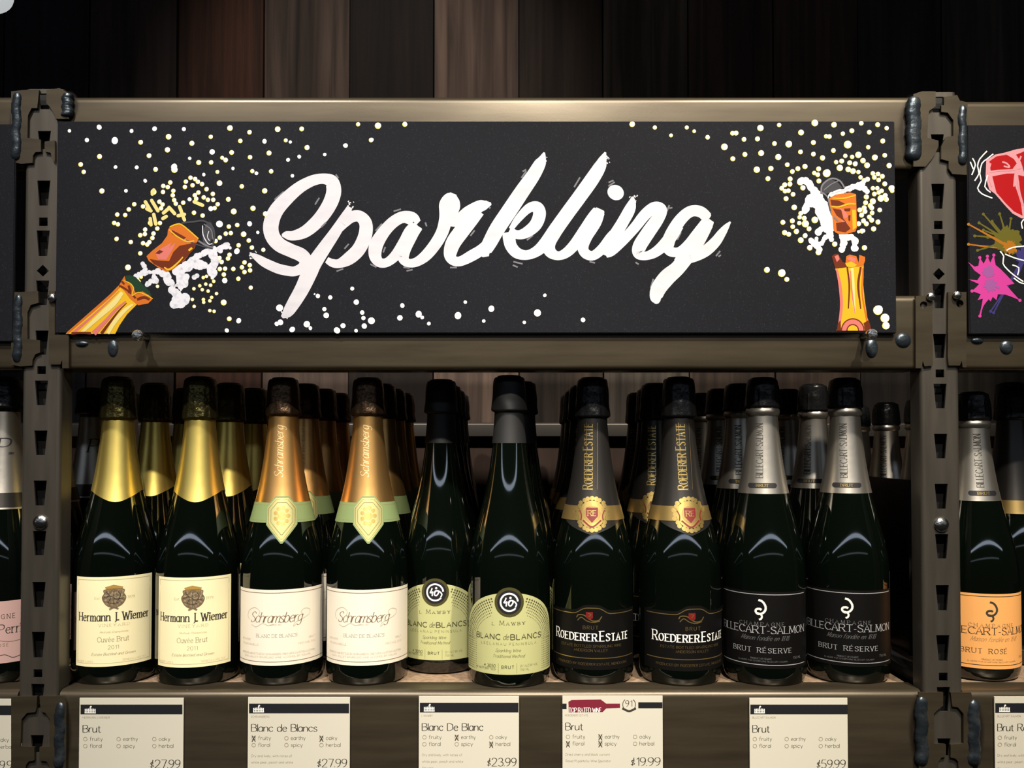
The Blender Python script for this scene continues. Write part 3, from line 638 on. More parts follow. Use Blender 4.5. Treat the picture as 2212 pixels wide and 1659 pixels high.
    k.build('lettering', wrap(1, .0003), la)
    return root
def bottle_arch():               # black sleeve, pale green arched label with a round seal
    root = thing('wine_bottle', '', 'bottle', (0, 0, 0)); body(root)
    b = MB(); ring_sheet(b, 1, .0008, lambda a: NV(884), lambda a: NV(957)); b.build('neck_sleeve', 'black_sleeve', root, 80)
    cap(root, 1, NV(892), NV(817), .0174, 'black_sleeve', 0, 0, 1.06)
    ua = .0568; tp = LV(1275); bo = LV(1448)
    la = label_part(root, 'paper_green', lambda u: tp-.047*(1-math.sqrt(max(0, 1-(u/ua)**2))), lambda u: bo, ua)
    k = Ink(); cx = 1100
    for ring in range(7):
        q = .004+ring*.0026; uu = ua-q; n = 54
        for i in range(n+1):
            a = math.pi*i/n; u = uu*math.cos(a); v = tp-.047+(.047-q)*math.sin(a)
            if abs(u) < .017: continue
            k.disc(u, v, .00095*(1-ring*.09), 'ink_olive', 0, 8)
        for i in range(14):
            for s_ in (-1, 1): k.disc(s_*uu, tp-.0485-i*.0022, .00095*(1-ring*.09), 'ink_olive', 0, 8)
    px_label(k, cx, 'L', 1064, 1069, 1344, 6, 'ink_olive', serif=True); px_label(k, cx, 'Mawby', 1080, 1133, 1343, 8.5, 'ink_olive', w=.1, thin=.4, serif=True, small=.72, gap=.45)
    px_label(k, cx, 'BLANC', 1031, 1081, 1374, 11, 'ink_olive', w=.17, thin=.85, gap=.28); px_label(k, cx, 'BLANCS', 1103, 1167, 1374, 11, 'ink_olive', w=.17, thin=.85, gap=.28)
    px_label(k, cx, 'de', 1087, 1098, 1374, 12, 'ink_olive', slant=.3, w=.08)
    px_label(k, cx, 'LEELANAU PENINSULA', 1041, 1157, 1386, 5.5, 'ink_moss', gap=.6, w=.12, thin=.8)
    px_label(k, cx, 'Sparkling Wine', 1071, 1124, 1400, 6.5, 'ink_olive', slant=.3, w=.08); px_label(k, cx, 'Traditional Method', 1065, 1132, 1412, 6.5, 'ink_olive', slant=.3, w=.08)
    px_label(k, cx, '# 3050', 1047, 1071, 1433, 6, 'ink_olive', w=.15); px_label(k, cx, 'OF 6677 BOTTLES', 1030, 1071, 1439, 4.5, 'ink_olive', w=.12)
    px_label(k, cx, 'BRUT', 1084, 1110, 1435, 6, 'ink_olive', w=.18, thin=.8, gap=.5)
    px_label(k, cx, '12% ALC BY VOL', 1122, 1160, 1432, 4.5, 'ink_moss'); px_label(k, cx, '750 ML', 1122, 1142, 1440, 4.5, 'ink_moss')
    for x_ in (1077, 1116): k.stroke([(LU(x_-cx), LV(1424)), (LU(x_-cx), LV(1445))], .0004, 'ink_moss', smooth=False)
    k.build('lettering', wrap(1, .0003), la)
    k = Ink(); c = (0, LV(1295))
    k.disc(*c, .0146, 'seal_ring', 1, 40); k.disc(*c, .0118, 'tag_black', 2, 36)
    k.stroke([(.0085*math.cos(a), c[1]+.0085*math.sin(a)) for a in [math.radians(5+i*12) for i in range(27)]], .0017, 'print_white', 3, smooth=False)
    s_ = lambda x, y: (x/1000, c[1]+y/1000)
    k.stroke([s_(-3, 4.5), s_(-4, 1.5), s_(-5, -.4), s_(-2, -.2)], .0013, 'print_white', 3); k.stroke([s_(-2.4, 1), s_(-3, -4)], .0013, 'print_white', 3)
    k.stroke([s_(-1, -.8), s_(.5, 1.4), s_(3, 1.5), s_(3.6, -.6), s_(1.4, -3.4), s_(-.4, -2.6), s_(-.2, 0), s_(2, 1.8), s_(5, .6), s_(7, -2), s_(6, -5)], .0014, 'print_white', 3)
    k.disc(*s_(1.2, 4.4), .0012, 'print_white', 3)
    k.build('round_seal', wrap(1, .0003), la)
    return root
def bottle_gilt():               # dark foil with gilt crest and black label with gold lines
    root = thing('wine_bottle', '', 'bottle', (0, 0, 0)); body(root)
    b = MB(); ring_sheet(b, 1, .0005, lambda a: NV(896), lambda a: NV(1118)-.0145*max(0, 1-abs(a)/1.0)**.8); nf = b.build('neck_foil', 'dark_foil', root, 80)
    k = Ink(); k.text('Roederer Estate', 0.0003, NV(985), .0098, 'gold_print', w=.12, thin=.35, serif=True, small=.86, width=.0665, rot=math.pi/2, lay=0)
    for q in (-.0058, .0052): k.stroke([(q, NV(1054)), (q, NV(914))], .0004, 'gold_dim', smooth=False)
    k.build('lettering', wrap(1, .0005), nf)
    cap(root, 1, NV(904), NV(819), .0172, 'cap_black', 12, .02, 1.06)
    b = MB(); ring_sheet(b, 1, .0008, lambda a: NV(1088), lambda a: NV(1118), nv=6); nb = b.build('neck_band', 'gold_dim', root, 80)
    k = Ink(); c = NV(1105)
    for i in range(24):
        a = i/24*6.283; rr = .0162 if i % 2 else .0146
        k.disc(rr*math.cos(a), c+.0158*math.sin(a), .0024, 'gold_print', 0, 8)
    for rr, q, m in ((.0135, 1, 'gold_print'), (.0085, 2, 'gold_dim')):
        for j in range(12):
            a0, a1 = j/12*6.283, (j+1)/12*6.283
            k.poly([(0, c), (rr*math.cos(a0), c+rr*math.sin(a0)), (rr*math.cos((a0+a1)/2), c+rr*math.sin((a0+a1)/2)), (rr*math.cos(a1), c+rr*math.sin(a1))], m, q)
    sp = [(-.0058, c+.0065), (.0058, c+.0065), (.0058, c-.002), (0, c-.0085), (-.0058, c-.002)]
    k.poly(sp, 'print_red', 3); k.text('RE', 0, c-.0015, .0052, 'gold_print', w=.13, serif=True, width=.008, lay=4)
    k.stroke([(-.009, c-.006), (0, c-.0125), (.009, c-.006)], .0016, 'print_red', 3)
    for s_ in (-1, 1): k.stroke([(s_*.0125, c+.004), (s_*.0105, c-.001), (s_*.011, c-.006)], .0012, 'print_red', 3)
    k.build('gilt_crest', wrap(1, .0010), nb)
    cx = 1279; S = lambda x, y: (LU(x-cx), LV(y)); ua = .056
    def hump(u): return .0058*math.exp(-(u/.0135)**4)
    la = label_part(root, 'paper_black', lambda u: LV(1318)+hump(u), lambda u: LV(1445), ua)
    k = Ink()
    k.ribbon([(-.052+.104*i/80, LV(1325)+hump(-.052+.104*i/80)) for i in range(81)], [.0008]*81, 'gold_print', 0)
    k.ribbon([(-.052+.104*i/60, LV(1420)) for i in range(61)], [.0008]*61, 'gold_print', 0)
    px_label(k, cx, 'BRUT', 1260, 1292, 1358, 7.5, 'gold_dim', w=.12, gap=.5)
    px_label(k, cx, 'Roederer', 1201, 1289, 1383, 21, 'print_white', w=.15, thin=.35, serif=True, small=.74, gap=.24); px_label(k, cx, 'Estate', 1296, 1354, 1383, 21, 'print_white', w=.15, thin=.38, serif=True, small=.74, gap=.24)
    px_label(k, cx, 'ESTATE BOTTLED SPARKLING WINE', 1213, 1341, 1397, 5.5, 'gold_dim', w=.1); px_label(k, cx, 'ANDERSON VALLEY', 1240, 1312, 1406, 5.5, 'gold_dim', w=.1)
    px_label(k, cx, 'PRODUCED BY ROEDERER ESTATE, MENDOCINO', 1206, 1352, 1435, 5, 'gold_dim', w=.1)
    k.build('lettering', wrap(1, .0003), la)
    k = Ink(); k.poly([S(*q) for q in [(1266, 1321), (1281, 1321), (1281, 1334), (1275, 1337), (1266, 1332)]], 'print_red', 1)
    k.stroke([S(*q) for q in [(1246, 1334), (1250, 1328), (1262, 1328), (1270, 1334), (1282, 1340), (1294, 1338), (1300, 1330)]], .0010, 'gold_print', 0)
    k.stroke([S(*q) for q in [(1248, 1340), (1256, 1333), (1268, 1340), (1282, 1343), (1296, 1340)]], .0008, 'gold_dim', 0)
    k.stroke([S(*q) for q in [(1271, 1324), (1277, 1326), (1272, 1331)]], .0007, 'gold_print', 2)
    k.build('emblem', wrap(1, .0003), la)
    return root
def bottle_silver(rose=False):   # silver foil with a black band, black (or orange) label with a curled emblem
    hs = .955 if rose else 1.0
    root = thing('wine_bottle', '', 'bottle', (0, 0, 0)); body(root, hs)
    N = (lambda y: NV(y)*hs) if rose else NV
    b = MB(); ring_sheet(b, hs, .0005, lambda a: N(895), lambda a: N(1063)); nf = b.build('neck_foil', 'silver_foil', root, 80)
    b = MB(); b.lathe([(N(899), prof_r(N(899), hs)+.001), (N(893), .0172), (N(886), .0170), (N(881), prof_r(N(881), hs)+.001)], 36, cap=False, rf=lambda a, z: 1+.015*math.cos(9*a)); b.build('foil_bead', 'silver_foil', root, 60)
    cap(root, hs, N(884), N(820), .0168, 'cap_black', 20, .03, 1.04)
    k = Ink(); k.text('BILLECART-SALMON', .0006, N(973), .0068, 'ink_dark', w=.12, thin=.4, serif=True, width=.055, rot=math.pi/2, lay=0)
    P = [(-.0122, N(1046)), (.0122, N(1046))]
    k.ribbon([(-.0122+.0244*i/12, N(1046)) for i in range(13)], [.0052]*13, 'tag_black', 0); [k.disc(s_*.0122, N(1046), .0026, 'tag_black', 0, 12) for s_ in (-1, 1)]
    k.text('BRUT', 0, N(1048.5), .0026, 'gold_print', w=.16, width=.012, serif=True, lay=1)
    k.build('lettering', wrap(hs, .0005), nf)
    cx = 1650; ua = .0555
    A, B_, C_ = ('ink_dark', 'ink_brown', 'ink_dark') if rose else ('print_silver', 'print_dim', 'print_white')
    la = label_part(root, 'paper_orange' if rose else 'paper_black', lambda u: LV(1276), lambda u: LV(1440), ua, hs)
    k = Ink(); S = lambda x, y: (LU(x-cx), LV(y))
    for y_ in (1282, 1432): k.ribbon([(-.05+.1*i/60, LV(y_)) for i in range(61)], [.0007]*61, A, 0)
    px_label(k, cx, 'CHAMPAGNE', 1602, 1694, 1349, 7.5, B_, gap=.6, w=.1, serif=True)
    px_label(k, cx, 'BILLECART-SALMON', 1567, 1733, 1365, 15, A, w=.125, thin=.35, serif=True, gap=.16)
    px_label(k, cx, 'Maison fondée en 1818', 1605, 1702, 1380, 10, B_, slant=.5, w=.06)
    px_label(k, cx, 'BRUT', 1589, 1626, 1406, 10, A, w=.12, thin=.45, serif=True, gap=.35); px_label(k, cx, 'ROSÉ' if rose else 'RÉSERVE', 1639, 1678 if rose else 1708, 1406, 10, A, w=.12, thin=.45, serif=True, gap=.35)
    px_label(k, cx, 'PRODUCT OF FRANCE', 1625, 1668, 1421, 3.5, B_); px_label(k, cx, 'ELABORE PAR CHAMPAGNE BILLECART-SALMON', 1600, 1700, 1426, 3, B_); px_label(k, cx, '750 ML', 1711, 1726, 1420, 5, B_)
    k.build('lettering', wrap(hs, .0003), la)
    k = Ink(); k.stroke([S(*q) for q in [(1642, 1294), (1650, 1297), (1656, 1306), (1656, 1315), (1650, 1322), (1641, 1324), (1636, 1319), (1638, 1314), (1645, 1313), (1648, 1315)]], .0021, C_, 0)
    k.stroke([S(*q) for q in [(1639, 1322), (1646, 1324), (1649, 1329), (1647, 1334), (1643, 1336)]], .0018, C_, 1)
    k.build('curl_emblem', wrap(hs, .0003), la)
    if rose: la.location.z = -.0055
    return root
def bottle_pink():               # grey foil, pink label; only its right half shows at the left edge
    root = thing('wine_bottle', '', 'bottle', (0, 0, 0)); body(root)
    b = MB(); ring_sheet(b, 1, .0006, lambda a: NV(890), lambda a: NV(1096)); nf = b.build('neck_foil', 'silver_foil', root, 80)
    b = MB(); ring_sheet(b, 1, .0009, lambda a: NV(1062), lambda a: NV(1092), nv=4); b.build('neck_band', 'dark_foil', root, 80)
    k = Ink(); k.text('P.', .004, NV(980), .016, 'tag_black', w=.12, thin=.3, serif=True, slant=.2); k.build('lettering', wrap(1, .0006), nf)
    cap(root, 1, NV(885), NV(818), .0190, 'cap_black', 8, .02)
    la = label_part(root, 'paper_pink', lambda u: LV(1300), lambda u: LV(1434), .056)
    k = Ink(); k.text('CHAMPAGNE', 0, LV(1338), .0045, 'ink_dark', serif=True, gap=.6, w=.09, width=.042)
    k.text('Laurent-Perrier', .002, LV(1370), .009, 'ink_dark', w=.09, thin=.4, serif=True, width=.068); k.text('CUVEE ROSE', .0, LV(1398), .003, 'ink_brown', gap=.5)
    k.stroke([(.002, LV(1420)), (.012, LV(1416)), (.02, LV(1424)), (.03, LV(1418))], .0006, 'ink_dark')
    k.ribbon([(.004+.03*i/10, LV(1382)-.003*math.sin(i/10*3.1)) for i in range(11)], [.0004]*11, 'ink_brown', 1)
    k.build('lettering', wrap(1, .0003), la)
    return root
def dup(root):
    r = root.copy(); C.objects.link(r)
    for ch in list(root.children):
        c = ch.copy(); C.objects.link(c); c.parent = r
        for g in list(ch.children):
            d = g.copy(); C.objects.link(d); d.parent = c
    return r
KINDS = {'crest': bottle_crest, 'copper': bottle_copper, 'arch': bottle_arch, 'gilt': bottle_gilt, 'silver': bottle_silver, 'rose': lambda: bottle_silver(True), 'pink': bottle_pink}
LOOK = {'crest': 'gold foil bottle', 'copper': 'copper foil bottle', 'arch': 'black sleeved bottle', 'gilt': 'dark bottle with gilt neck crest', 'silver': 'silver foil bottle with black label', 'rose': 'silver foil bottle with orange label', 'pink': 'grey foil bottle with pink label'}
made = {}
def place(kind, X, d, off, label, group):
    o = dup(made[kind]) if kind in made else KINDS[kind]()
    made.setdefault(kind, o)
    yaw = math.atan(-X/d)+math.asin(max(-.9, min(.9, off/91)))
    o.location = (X, d-CAM_D, ZS); o.rotation_euler = (0, 0, yaw)
    tag(o, label, 'bottle', group); return o
def bx(px, d): return (px-CX)/FPX*(d*math.cos(TH)-.244*math.sin(TH))
front = [('crest', 250, .900, -6, 'gold foil bottle with cream crest label, leftmost of the front row'),
 ('crest', 428, .897, -13, 'second gold foil bottle with cream crest label, right of the leftmost one'),
 ('copper', 609, .897, -3, 'left of the two front bottles with copper foil and pale green collar'),
 ('copper', 793, .897, 2, 'right of the two front bottles with copper foil and pale green collar'),
 ('arch', 952, .944, -13, 'black capped bottle with arched pale green label, set back and partly overlapped'),
 ('arch', 1100, .888, 0, 'black capped bottle with arched pale green label, standing forward at the middle'),
 ('gilt', 1281, .900, -2, 'left of the two front bottles with gilt neck crest and black label'),
 ('gilt', 1469, .895, 31, 'right of the two gilt crest bottles, its black label turned to the right'),
 ('silver', 1651, .895, -3, 'left of the two front bottles with silver foil and black label'),
 ('silver', 1830, .903, 5, 'rightmost front bottle on the main shelf, silver foil and black label')]
WHO = ['leftmost gold foil one', 'second gold foil one', 'left copper foil one', 'right copper foil one', 'set back arched label one', 'forward arched label one', 'left one in front', 'right one in front', 'left one in front', 'rightmost one in front']
ORD = ['first', 'second', 'third', 'fourth']
JIT = {(5, 1): .014, (7, 1): -.009}; PUSH = {(5, 1): -.005, (5, 2): .009, (5, 3): .009, (6, 1): .03, (6, 2): .03, (6, 3): .03}
for ci, (kind, px_, d, off, lab_) in enumerate(front):
    X = bx(px_, d); place(kind, X, d, off, lab_, 'sparkling wine bottles in the front row')
    for r in range(1, 4):
        dd = d+.094*r+PUSH.get((ci, r), 0); x_ = X+JIT.get((ci, r), random.uniform(-.0006, .0006))
        place(kind, x_, dd, random.uniform(-25, 25), f'{LOOK[kind]}, {ORD[r-1]} in line behind the {WHO[ci]}', 'shadowed bottles lined up behind the front row')
Xp = bx(2, .90)
place('pink', Xp, .90, -20, 'grey foil bottle with pink label, cut off at the left edge', 'bottles of the left bay')
for r in range(1, 4): place('pink', Xp+.001*r, .90+.0925*r, -10, f'grey foil bottle, {ORD[r-1]} in line behind the pink label bottle at the left edge', 'bottles of the left bay')
Xr = bx(2108, .915)
place('rose', Xr, .915, 36, 'silver foil bottle with orange label, just right of the right post', 'bottles of the right bay')
for r in range(1, 4): place('rose', Xr+.0125, .966+.095*r, 8*r-20, f'silver foil bottle in shadow, {ORD[r-1]} in line behind the orange label bottle', 'bottles of the right bay')
Xk = bx(2196, .95)+.004
gx = place('gilt', Xk+.010, .978, 40, 'dark capped bottle in shadow at the right edge, beside the orange label bottle', 'bottles of the right bay')
gx.rotation_euler[2] += 2.5
# ------------------------------------------------------------------ shelf divider
xd = .459
b = MB(); b.box((xd-.001, .15, ZS), (xd+.0015, .44, pt(1965, 1037, .15).z)); b.box((xd-.004, .146, ZS), (xd+.0015, .15, pt(1965, 1037, .15).z))
dv = b.build('shelf_divider', 'black_plastic', smooth=0); tag(dv, 'thin black divider panel on the shelf beside the right post', 'divider')
b = MB(); b.box((.408, .030, ZS), (.428, .30, ZS+.010)); tag(b.build('divider_rail', 'black_plastic', smooth=0), 'low black rail lying on the shelf right of the rightmost front bottle', 'rail')
# ------------------------------------------------------------------ signs
YS = -.0045                      # face of the boards
def board(name, px0, px1, py0, py1, label, bev=.0008, thick=.004):
    a = pt(px0, py0, YS); c = pt(px1, py1, YS); loc = Vector(((a.x+c.x)/2, YS+thick, c.z))
    root = thing(name, label, 'sign', loc, 'black painted boards'); b = MB()
    b.box((a.x-loc.x, -thick, 0), (c.x-loc.x, 0, a.z-c.z)); bm = bmesh.new()
    me = bpy.data.meshes.new('sign_board'); me.from_pydata(b.v, [], b.f); bm.from_mesh(me)
    bmesh.ops.recalc_face_normals(bm, faces=bm.faces)
    bmesh.ops.bevel(bm, geom=list(bm.edges), offset=bev, segments=2, affect='EDGES'); bm.to_mesh(me); bm.free()
    me.materials.append(MATS['board_black']); me.materials.append(MATS['board_edge'])
    for p in me.polygons:
        if p.normal.y > -.9: p.material_index = 1
    o = bpy.data.objects.new('sign_board', me); C.objects.link(o); o.parent = root
    return root, flat_map(YS, loc)
sg, fm = board('painted_sign', 124, 1937, 262, 720, 'wide black board painted with a white brush lettered word and popping champagne bottles')
z2 = lambda P: [(520+q[0]/3.77, 300+q[1]/3.77)+((q[2]/3.77,) if len(q) > 2 else ()) for q in P]
z3 = lambda P: [(1040+q[0]/3.77, 300+q[1]/3.77)+((q[2]/3.77,) if len(q) > 2 else ()) for q in P]
z1 = lambda P: [(100+q[0]/3.318, 240+q[1]/3.318)+((q[2]/3.318,) if len(q) > 2 else ()) for q in P]
z4 = lambda P: [(1560+q[0]/3.19, 240+q[1]/3.19)+((q[2]/3.19,) if len(q) > 2 else ()) for q in P]
def T3(s):
    n = [float(q) for q in s.split()]; return [tuple(n[i:i+3]) for i in range(0, len(n), 3)]
def T2(s):
    n = [float(q) for q in s.split()]; return [tuple(n[i:i+2]) for i in range(0, len(n), 2)]
k = Ink()
for s_ in ("335 785 20 370 783 62 430 788 80 530 752 100 640 655 112 720 540 120 757 435 122 742 352 112 680 325 86 590 338 88 480 395 98 370 490 110 285 590 120 246 700 126 258 790 122 315 862 116 410 910 110 490 945 112 528 990 104 505 1045 86 440 1078 80 380 1074 82 300 1055 82 200 1010 76 130 965 54 75 932 16",
           "888 555 44 852 630 74 770 760 92 680 890 108 600 1010 122 560 1090 128 500 1220 118 430 1340 106 380 1415 84 335 1452 24",
           "800 745 50 850 680 80 905 635 92 970 632 94 1018 690 106 1012 790 112 960 900 112 880 975 106 800 1015 74 745 1010 66 700 985 50",
           "1440 690 70 1395 650 108 1320 637 96 1240 680 96 1165 760 100 1105 860 112 1095 950 102 1130 1005 80 1190 1006 74 1260 950 86 1330 850 100 1390 760 120 1440 705 100",
           "1435 705 96 1380 800 106 1335 900 100 1325 970 92 1362 1010 70 1430 1003 76 1510 948 92 1590 850 98 1640 760 100 1665 680 108 1688 610 146 1702 540 172 1718 480 130 1732 445 50",
           "1690 620 120 1720 668 90 1790 655 110 1860 605 120 1940 552 100 1985 540 80 2040 528 20",
           "1930 580 120 1870 660 124 1800 750 126 1730 850 122 1706 940 104 1732 990 82 1790 996 80 1880 952 92 1960 902 88 2040 820 70"):
    k.stroke(z2(T3(s_)), 1, 'paint_white', 1, n=7)
for s_ in ("512 110 14 495 165 66 475 205 96 420 300 112 330 430 122 230 580 126 130 730 126 70 840 118 30 915 100 35 960 50",
           "240 735 40 300 650 60 385 565 76 450 558 98 473 612 104 440 700 102 360 765 88 290 780 72 225 750 70",
           "215 760 90 225 810 100 242 875 96 292 930 90 370 946 78 450 915 88 520 850 102 600 740 110 690 620 116",
           "1010 108 14 985 170 66 965 225 100 900 330 116 800 470 116 690 620 116 600 750 116 548 850 112 562 920 96 622 952 72 690 928 82 760 860 92 840 750 102 910 650 108 955 590 100 965 570 60",
           "955 595 100 920 680 112 850 790 112 826 880 92 850 935 82 910 950 78 980 898 82 1060 800 90 1110 730 60",
           "1232 470 16 1226 520 64 1205 580 92 1150 680 96 1090 780 102 1030 880 108 1000 945 76",
           "1010 940 60 1060 915 76 1150 830 82 1250 720 86 1330 620 92 1400 562 92 1450 558 84 1468 590 88 1430 660 104 1360 760 112 1290 870 112 1282 930 98 1330 953 70 1400 932 80 1470 880 92 1540 800 102 1600 700 100",
           "1855 650 60 1840 640 86 1780 592 92 1700 592 92 1620 660 98 1550 770 104 1518 860 104 1540 915 84 1610 920 78 1690 868 100 1760 790 112 1835 690 104 1860 655 80",
           "1835 690 110 1780 800 112 1720 900 114 1650 990 118 1590 1060 122 1510 1130 134 1445 1215 126 1422 1285 104 1428 1325 60 1432 1342 20",
           "1590 950 84 1640 975 90 1720 960 92 1820 915 94 1900 845 88 1955 770 72 1995 715 46 2028 675 12"):
    k.stroke(z3(T3(s_)), 1, 'paint_white', 1, n=7)
k.disc(1040+1093/3.77, 300+437/3.77, 18.2, 'paint_white', 1, 24, 16.2, .5)
for (x, y), col in (((500, 150), 0), ((1010, 170), 0), ((1235, 490), 0), ((2000, 535), 1), ((890, 530), 1), ((350, 1430), 1), ((100, 940), 1)):
    f_ = z2 if col else z3
    for i in range(12):
        q = f_([(x+random.uniform(-28, 34), y+random.uniform(-30, 34))])[0]; k.disc(q[0], q[1], random.uniform(.8, 2), 'paint_white', 1, 7, random.uniform(.8, 2.6), .8)
for f_, s_ in ((z2, "275 495 350 430 605 535 640 480 655 720 695 680 775 290 795 320 1245 590 1305 572 1098 750 1150 690 1503 680 1514 712 1870 790 1905 745 845 895 880 855 1160 925 1178 880 780 1078 835 1058 1055 1020 1105 1045 1325 1045 1375 1052 1350 1075 1400 1065 1705 1048 1760 1048"),
               (z3, "325 318 365 262 335 265 365 250 755 393 803 313 1035 355 1075 338 1033 385 1085 352 370 825 420 785 260 1000 335 1018 255 1028 295 1045 880 1000 925 1010 1255 1005 1280 1022 1510 590 1530 540 1530 565 1555 560 1595 820 1625 760 1378 1215 1400 1140 1910 955 1945 912 1930 960 1950 945")):
    n = T2(s_)
    for a, b_ in zip(n[::2], n[1::2]):
        a, b_ = f_([a, b_]); k.stroke([a, b_], 3.4, 'paint_grey', 1, smooth=False)
k.build('brush_lettering', fm, sg)
# bubbles
D1 = "165 142 13 378 116 18 290 208 16 490 212 24 610 143 14 678 222 14 775 127 17 878 182 17 985 130 15 870 276 16 1045 229 15 1180 183 12 1318 120 17 1458 150 13 1392 212 13 1563 217 16 1660 128 17 1832 126 14 1718 208 11 1748 222 12 1870 260 15 1598 299 15 1812 327 14 1732 350 14 1462 329 13 1330 295 14 1188 293 20 1027 339 13 1094 367 15 1183 366 13 1262 333 11 1287 349 14 738 318 14 383 324 15 248 381 14 270 434 13 495 402 14 647 404 15 785 416 14 915 400 22 920 418 20 708 500 13 400 571 16 570 572 14 1128 456 12 1228 434 11 1337 412 12 1478 429 12 1505 446 14 1613 430 13 1763 464 13 1243 515 17 1403 538 13 1567 570 16 1306 631 14 1483 695 16 1345 718 18 1573 735 16 770 578 18 1026 633 15 1178 700 18 587 1119 18 1240 810 26 1456 808 18 1416 881 17 1515 870 12 1365 1005 20 1557 993 12 1278 1215 20 1273 1370 18 1313 1487 14 1378 1503 18 1293 1573 15 1467 1264 12"
D1s = "1035 476 1068 485 1002 504 1088 505 1118 522 995 542 1050 530 1150 558 890 510 840 535 872 543 838 578 912 570 908 602 918 636 930 662 1092 582 1066 602 1076 627 1130 617 1160 634 1195 592 1198 634 1230 666 1208 694 1060 727 1122 747 983 655 812 648 835 668 824 695 695 682 632 666 593 703 567 743 510 740 488 800 515 810 505 915 607 937 675 888 708 880 710 848 770 876 762 908 740 938 725 955 695 945 675 1018 816 801 797 840 745 800 1310 826 1370 815 1324 873 1288 877 1245 905 1215 930 1453 926 1475 977 1380 960 1315 1028 1304 1055 1242 1052 1258 1080 1245 1130 1283 1128 1274 1170 1342 1130 1378 1200 1422 1083 1460 1103 1404 1118 1462 1140 1422 1152"
D1y = "1125 1193 1148 1185 1190 1195 1200 1220 1143 1240 1178 1248 1058 1273 1160 1290 1220 1308 1185 1335 1047 1350 1126 1350 1172 1360 1128 1370 1060 1400 1172 1430 1203 1435 797 1256 655 1205 680 1190 665 1222 1100 1252 1118 1280"
D2 = "315 1377 30 292 1507 18 322 1495 24 418 1553 22 537 1510 28 566 1542 15 627 1280 18 600 1265 7 728 1292 18 680 1387 18 695 1438 24 907 1220 17 940 1330 23 988 1415 19 998 1460 18 1005 1525 22 1063 1482 30 832 1522 22 783 1560 25 938 1563 15 1315 1358 18 1295 1458 24 1448 1428 26 1477 1455 16 1531 1505 16 1768 1440 28 1828 1330 15 2040 1384 25 1978 1484 15 683 128 15 845 55 14 1068 8 14"
D3 = "515 1275 14 455 1418 30 348 1495 15 826 1475 19"
D4 = "640 80 20 772 93 16 960 82 13 1073 92 14 1135 116 12 394 94 12 265 115 19 545 146 17 895 134 14 833 154 12 1015 144 13 73 151 13 97 150 14 152 193 13 245 190 14 718 172 12 740 174 13 362 222 13 460 226 20 630 215 14 867 229 24 1008 247 12 1108 205 14 17 245 20 158 297 14 75 327 14 270 288 17 388 315 18 541 280 13 630 295 13 768 270 13 693 321 15 850 307 12 897 314 12 940 300 19 1053 318 17 1122 303 13 450 368 13 572 380 15 523 395 14 485 415 13 337 394 15 240 402 19 317 464 14 787 350 12 825 343 14 880 355 14 918 362 14 972 340 16 1000 372 17 1152 374 15 812 390 19 870 400 16 903 412 17 940 418 12 722 427 24 666 397 14 636 425 12 660 437 13 668 480 14 470 466 14 432 507 14 468 502 14 412 530 13 435 550 13 458 547 13 490 572 13 442 602 14 498 662 16 540 487 20 558 527 15 543 703 13 567 737 14 535 730 12 485 755 14 533 770 12 488 795 13 513 828 15 575 775 22 600 810 14 640 748 20 420 765 14 432 836 15 460 847 14 573 857 14 543 888 17 605 940 16 665 972 17 777 915 15 982 940 15 955 455 12 1003 468 14 980 478 14 1040 428 13 1075 432 13 1050 455 13 1105 448 14 1080 473 13 1122 500 14 1040 530 12 1070 530 12 1100 548 13 1050 570 13 1080 560 12 1125 580 14 1095 600 20 1133 607 14 995 590 15 990 630 14 1040 620 18 1022 650 14 980 665 14 1032 665 14 950 680 14 985 690 14 962 715 14 1035 700 13 1015 728 13 975 755 14 1032 750 14 995 775 14 1075 763 14 1045 810 15 942 775 14 965 825 14 1087 680 13 1168 530 18 1173 548 12 310 1093 17 412 1115 23 447 1158 14 1075 1370 30 1123 1425 28 1130 1477 23"
D0 = "817 271 6 875 268 4.5 774 268 3.6 747 314 4 802 302 4 1366 268 5 1415 275 3.6 1450 292 3.2 1484 275 3.4 1529 296 4 1500 283 3"
k = Ink(); ky = Ink()
def bub(x, y, r, halo=True):
    e = random.uniform(-.9, .9)
    if halo: k.disc(x-.5, y+.5, r+1.0, 'paint_halo', 1, 12)
    k.disc(x+.3, y-.2, r*.96, 'paint_bubble', 2, 12, r*random.uniform(.9, 1.12), e)
for x, y, r in z1(T3(D1)): bub(x, y, r, random.random() < .6)
for x, y in z1(T2(D1s)): bub(x, y, 3.9)
for x, y in z1(T2(D1y)): k.disc(x, y, 3.9, 'paint_halo', 1, 10); k.disc(x, y, 2.6, 'paint_bubble', 2, 8)
for x, y, r in z2(T3(D2))+z3(T3(D3)): bub(x, y, r, False)
for x, y, r in z4(T3(D4)): bub(x, y, r, True)
for x, y, r in T3(D0): bub(x, y, r, True)
for s_ in ("710 650 745 710", "755 640 800 715", "720 700 750 715", "840 730 880 695", "880 690 920 735", "955 685 990 780", "770 740 785 810", "835 770 860 755", "1060 650 1120 675", "945 750 990 740", "745 770 750 815", "770 565 760 595"):
    k.stroke(z1(T2(s_)), 7.5, 'paint_cream', 2, smooth=False, caps=True)
k.build('painted_bubbles', fm, sg)['kind'] = 'stuff'
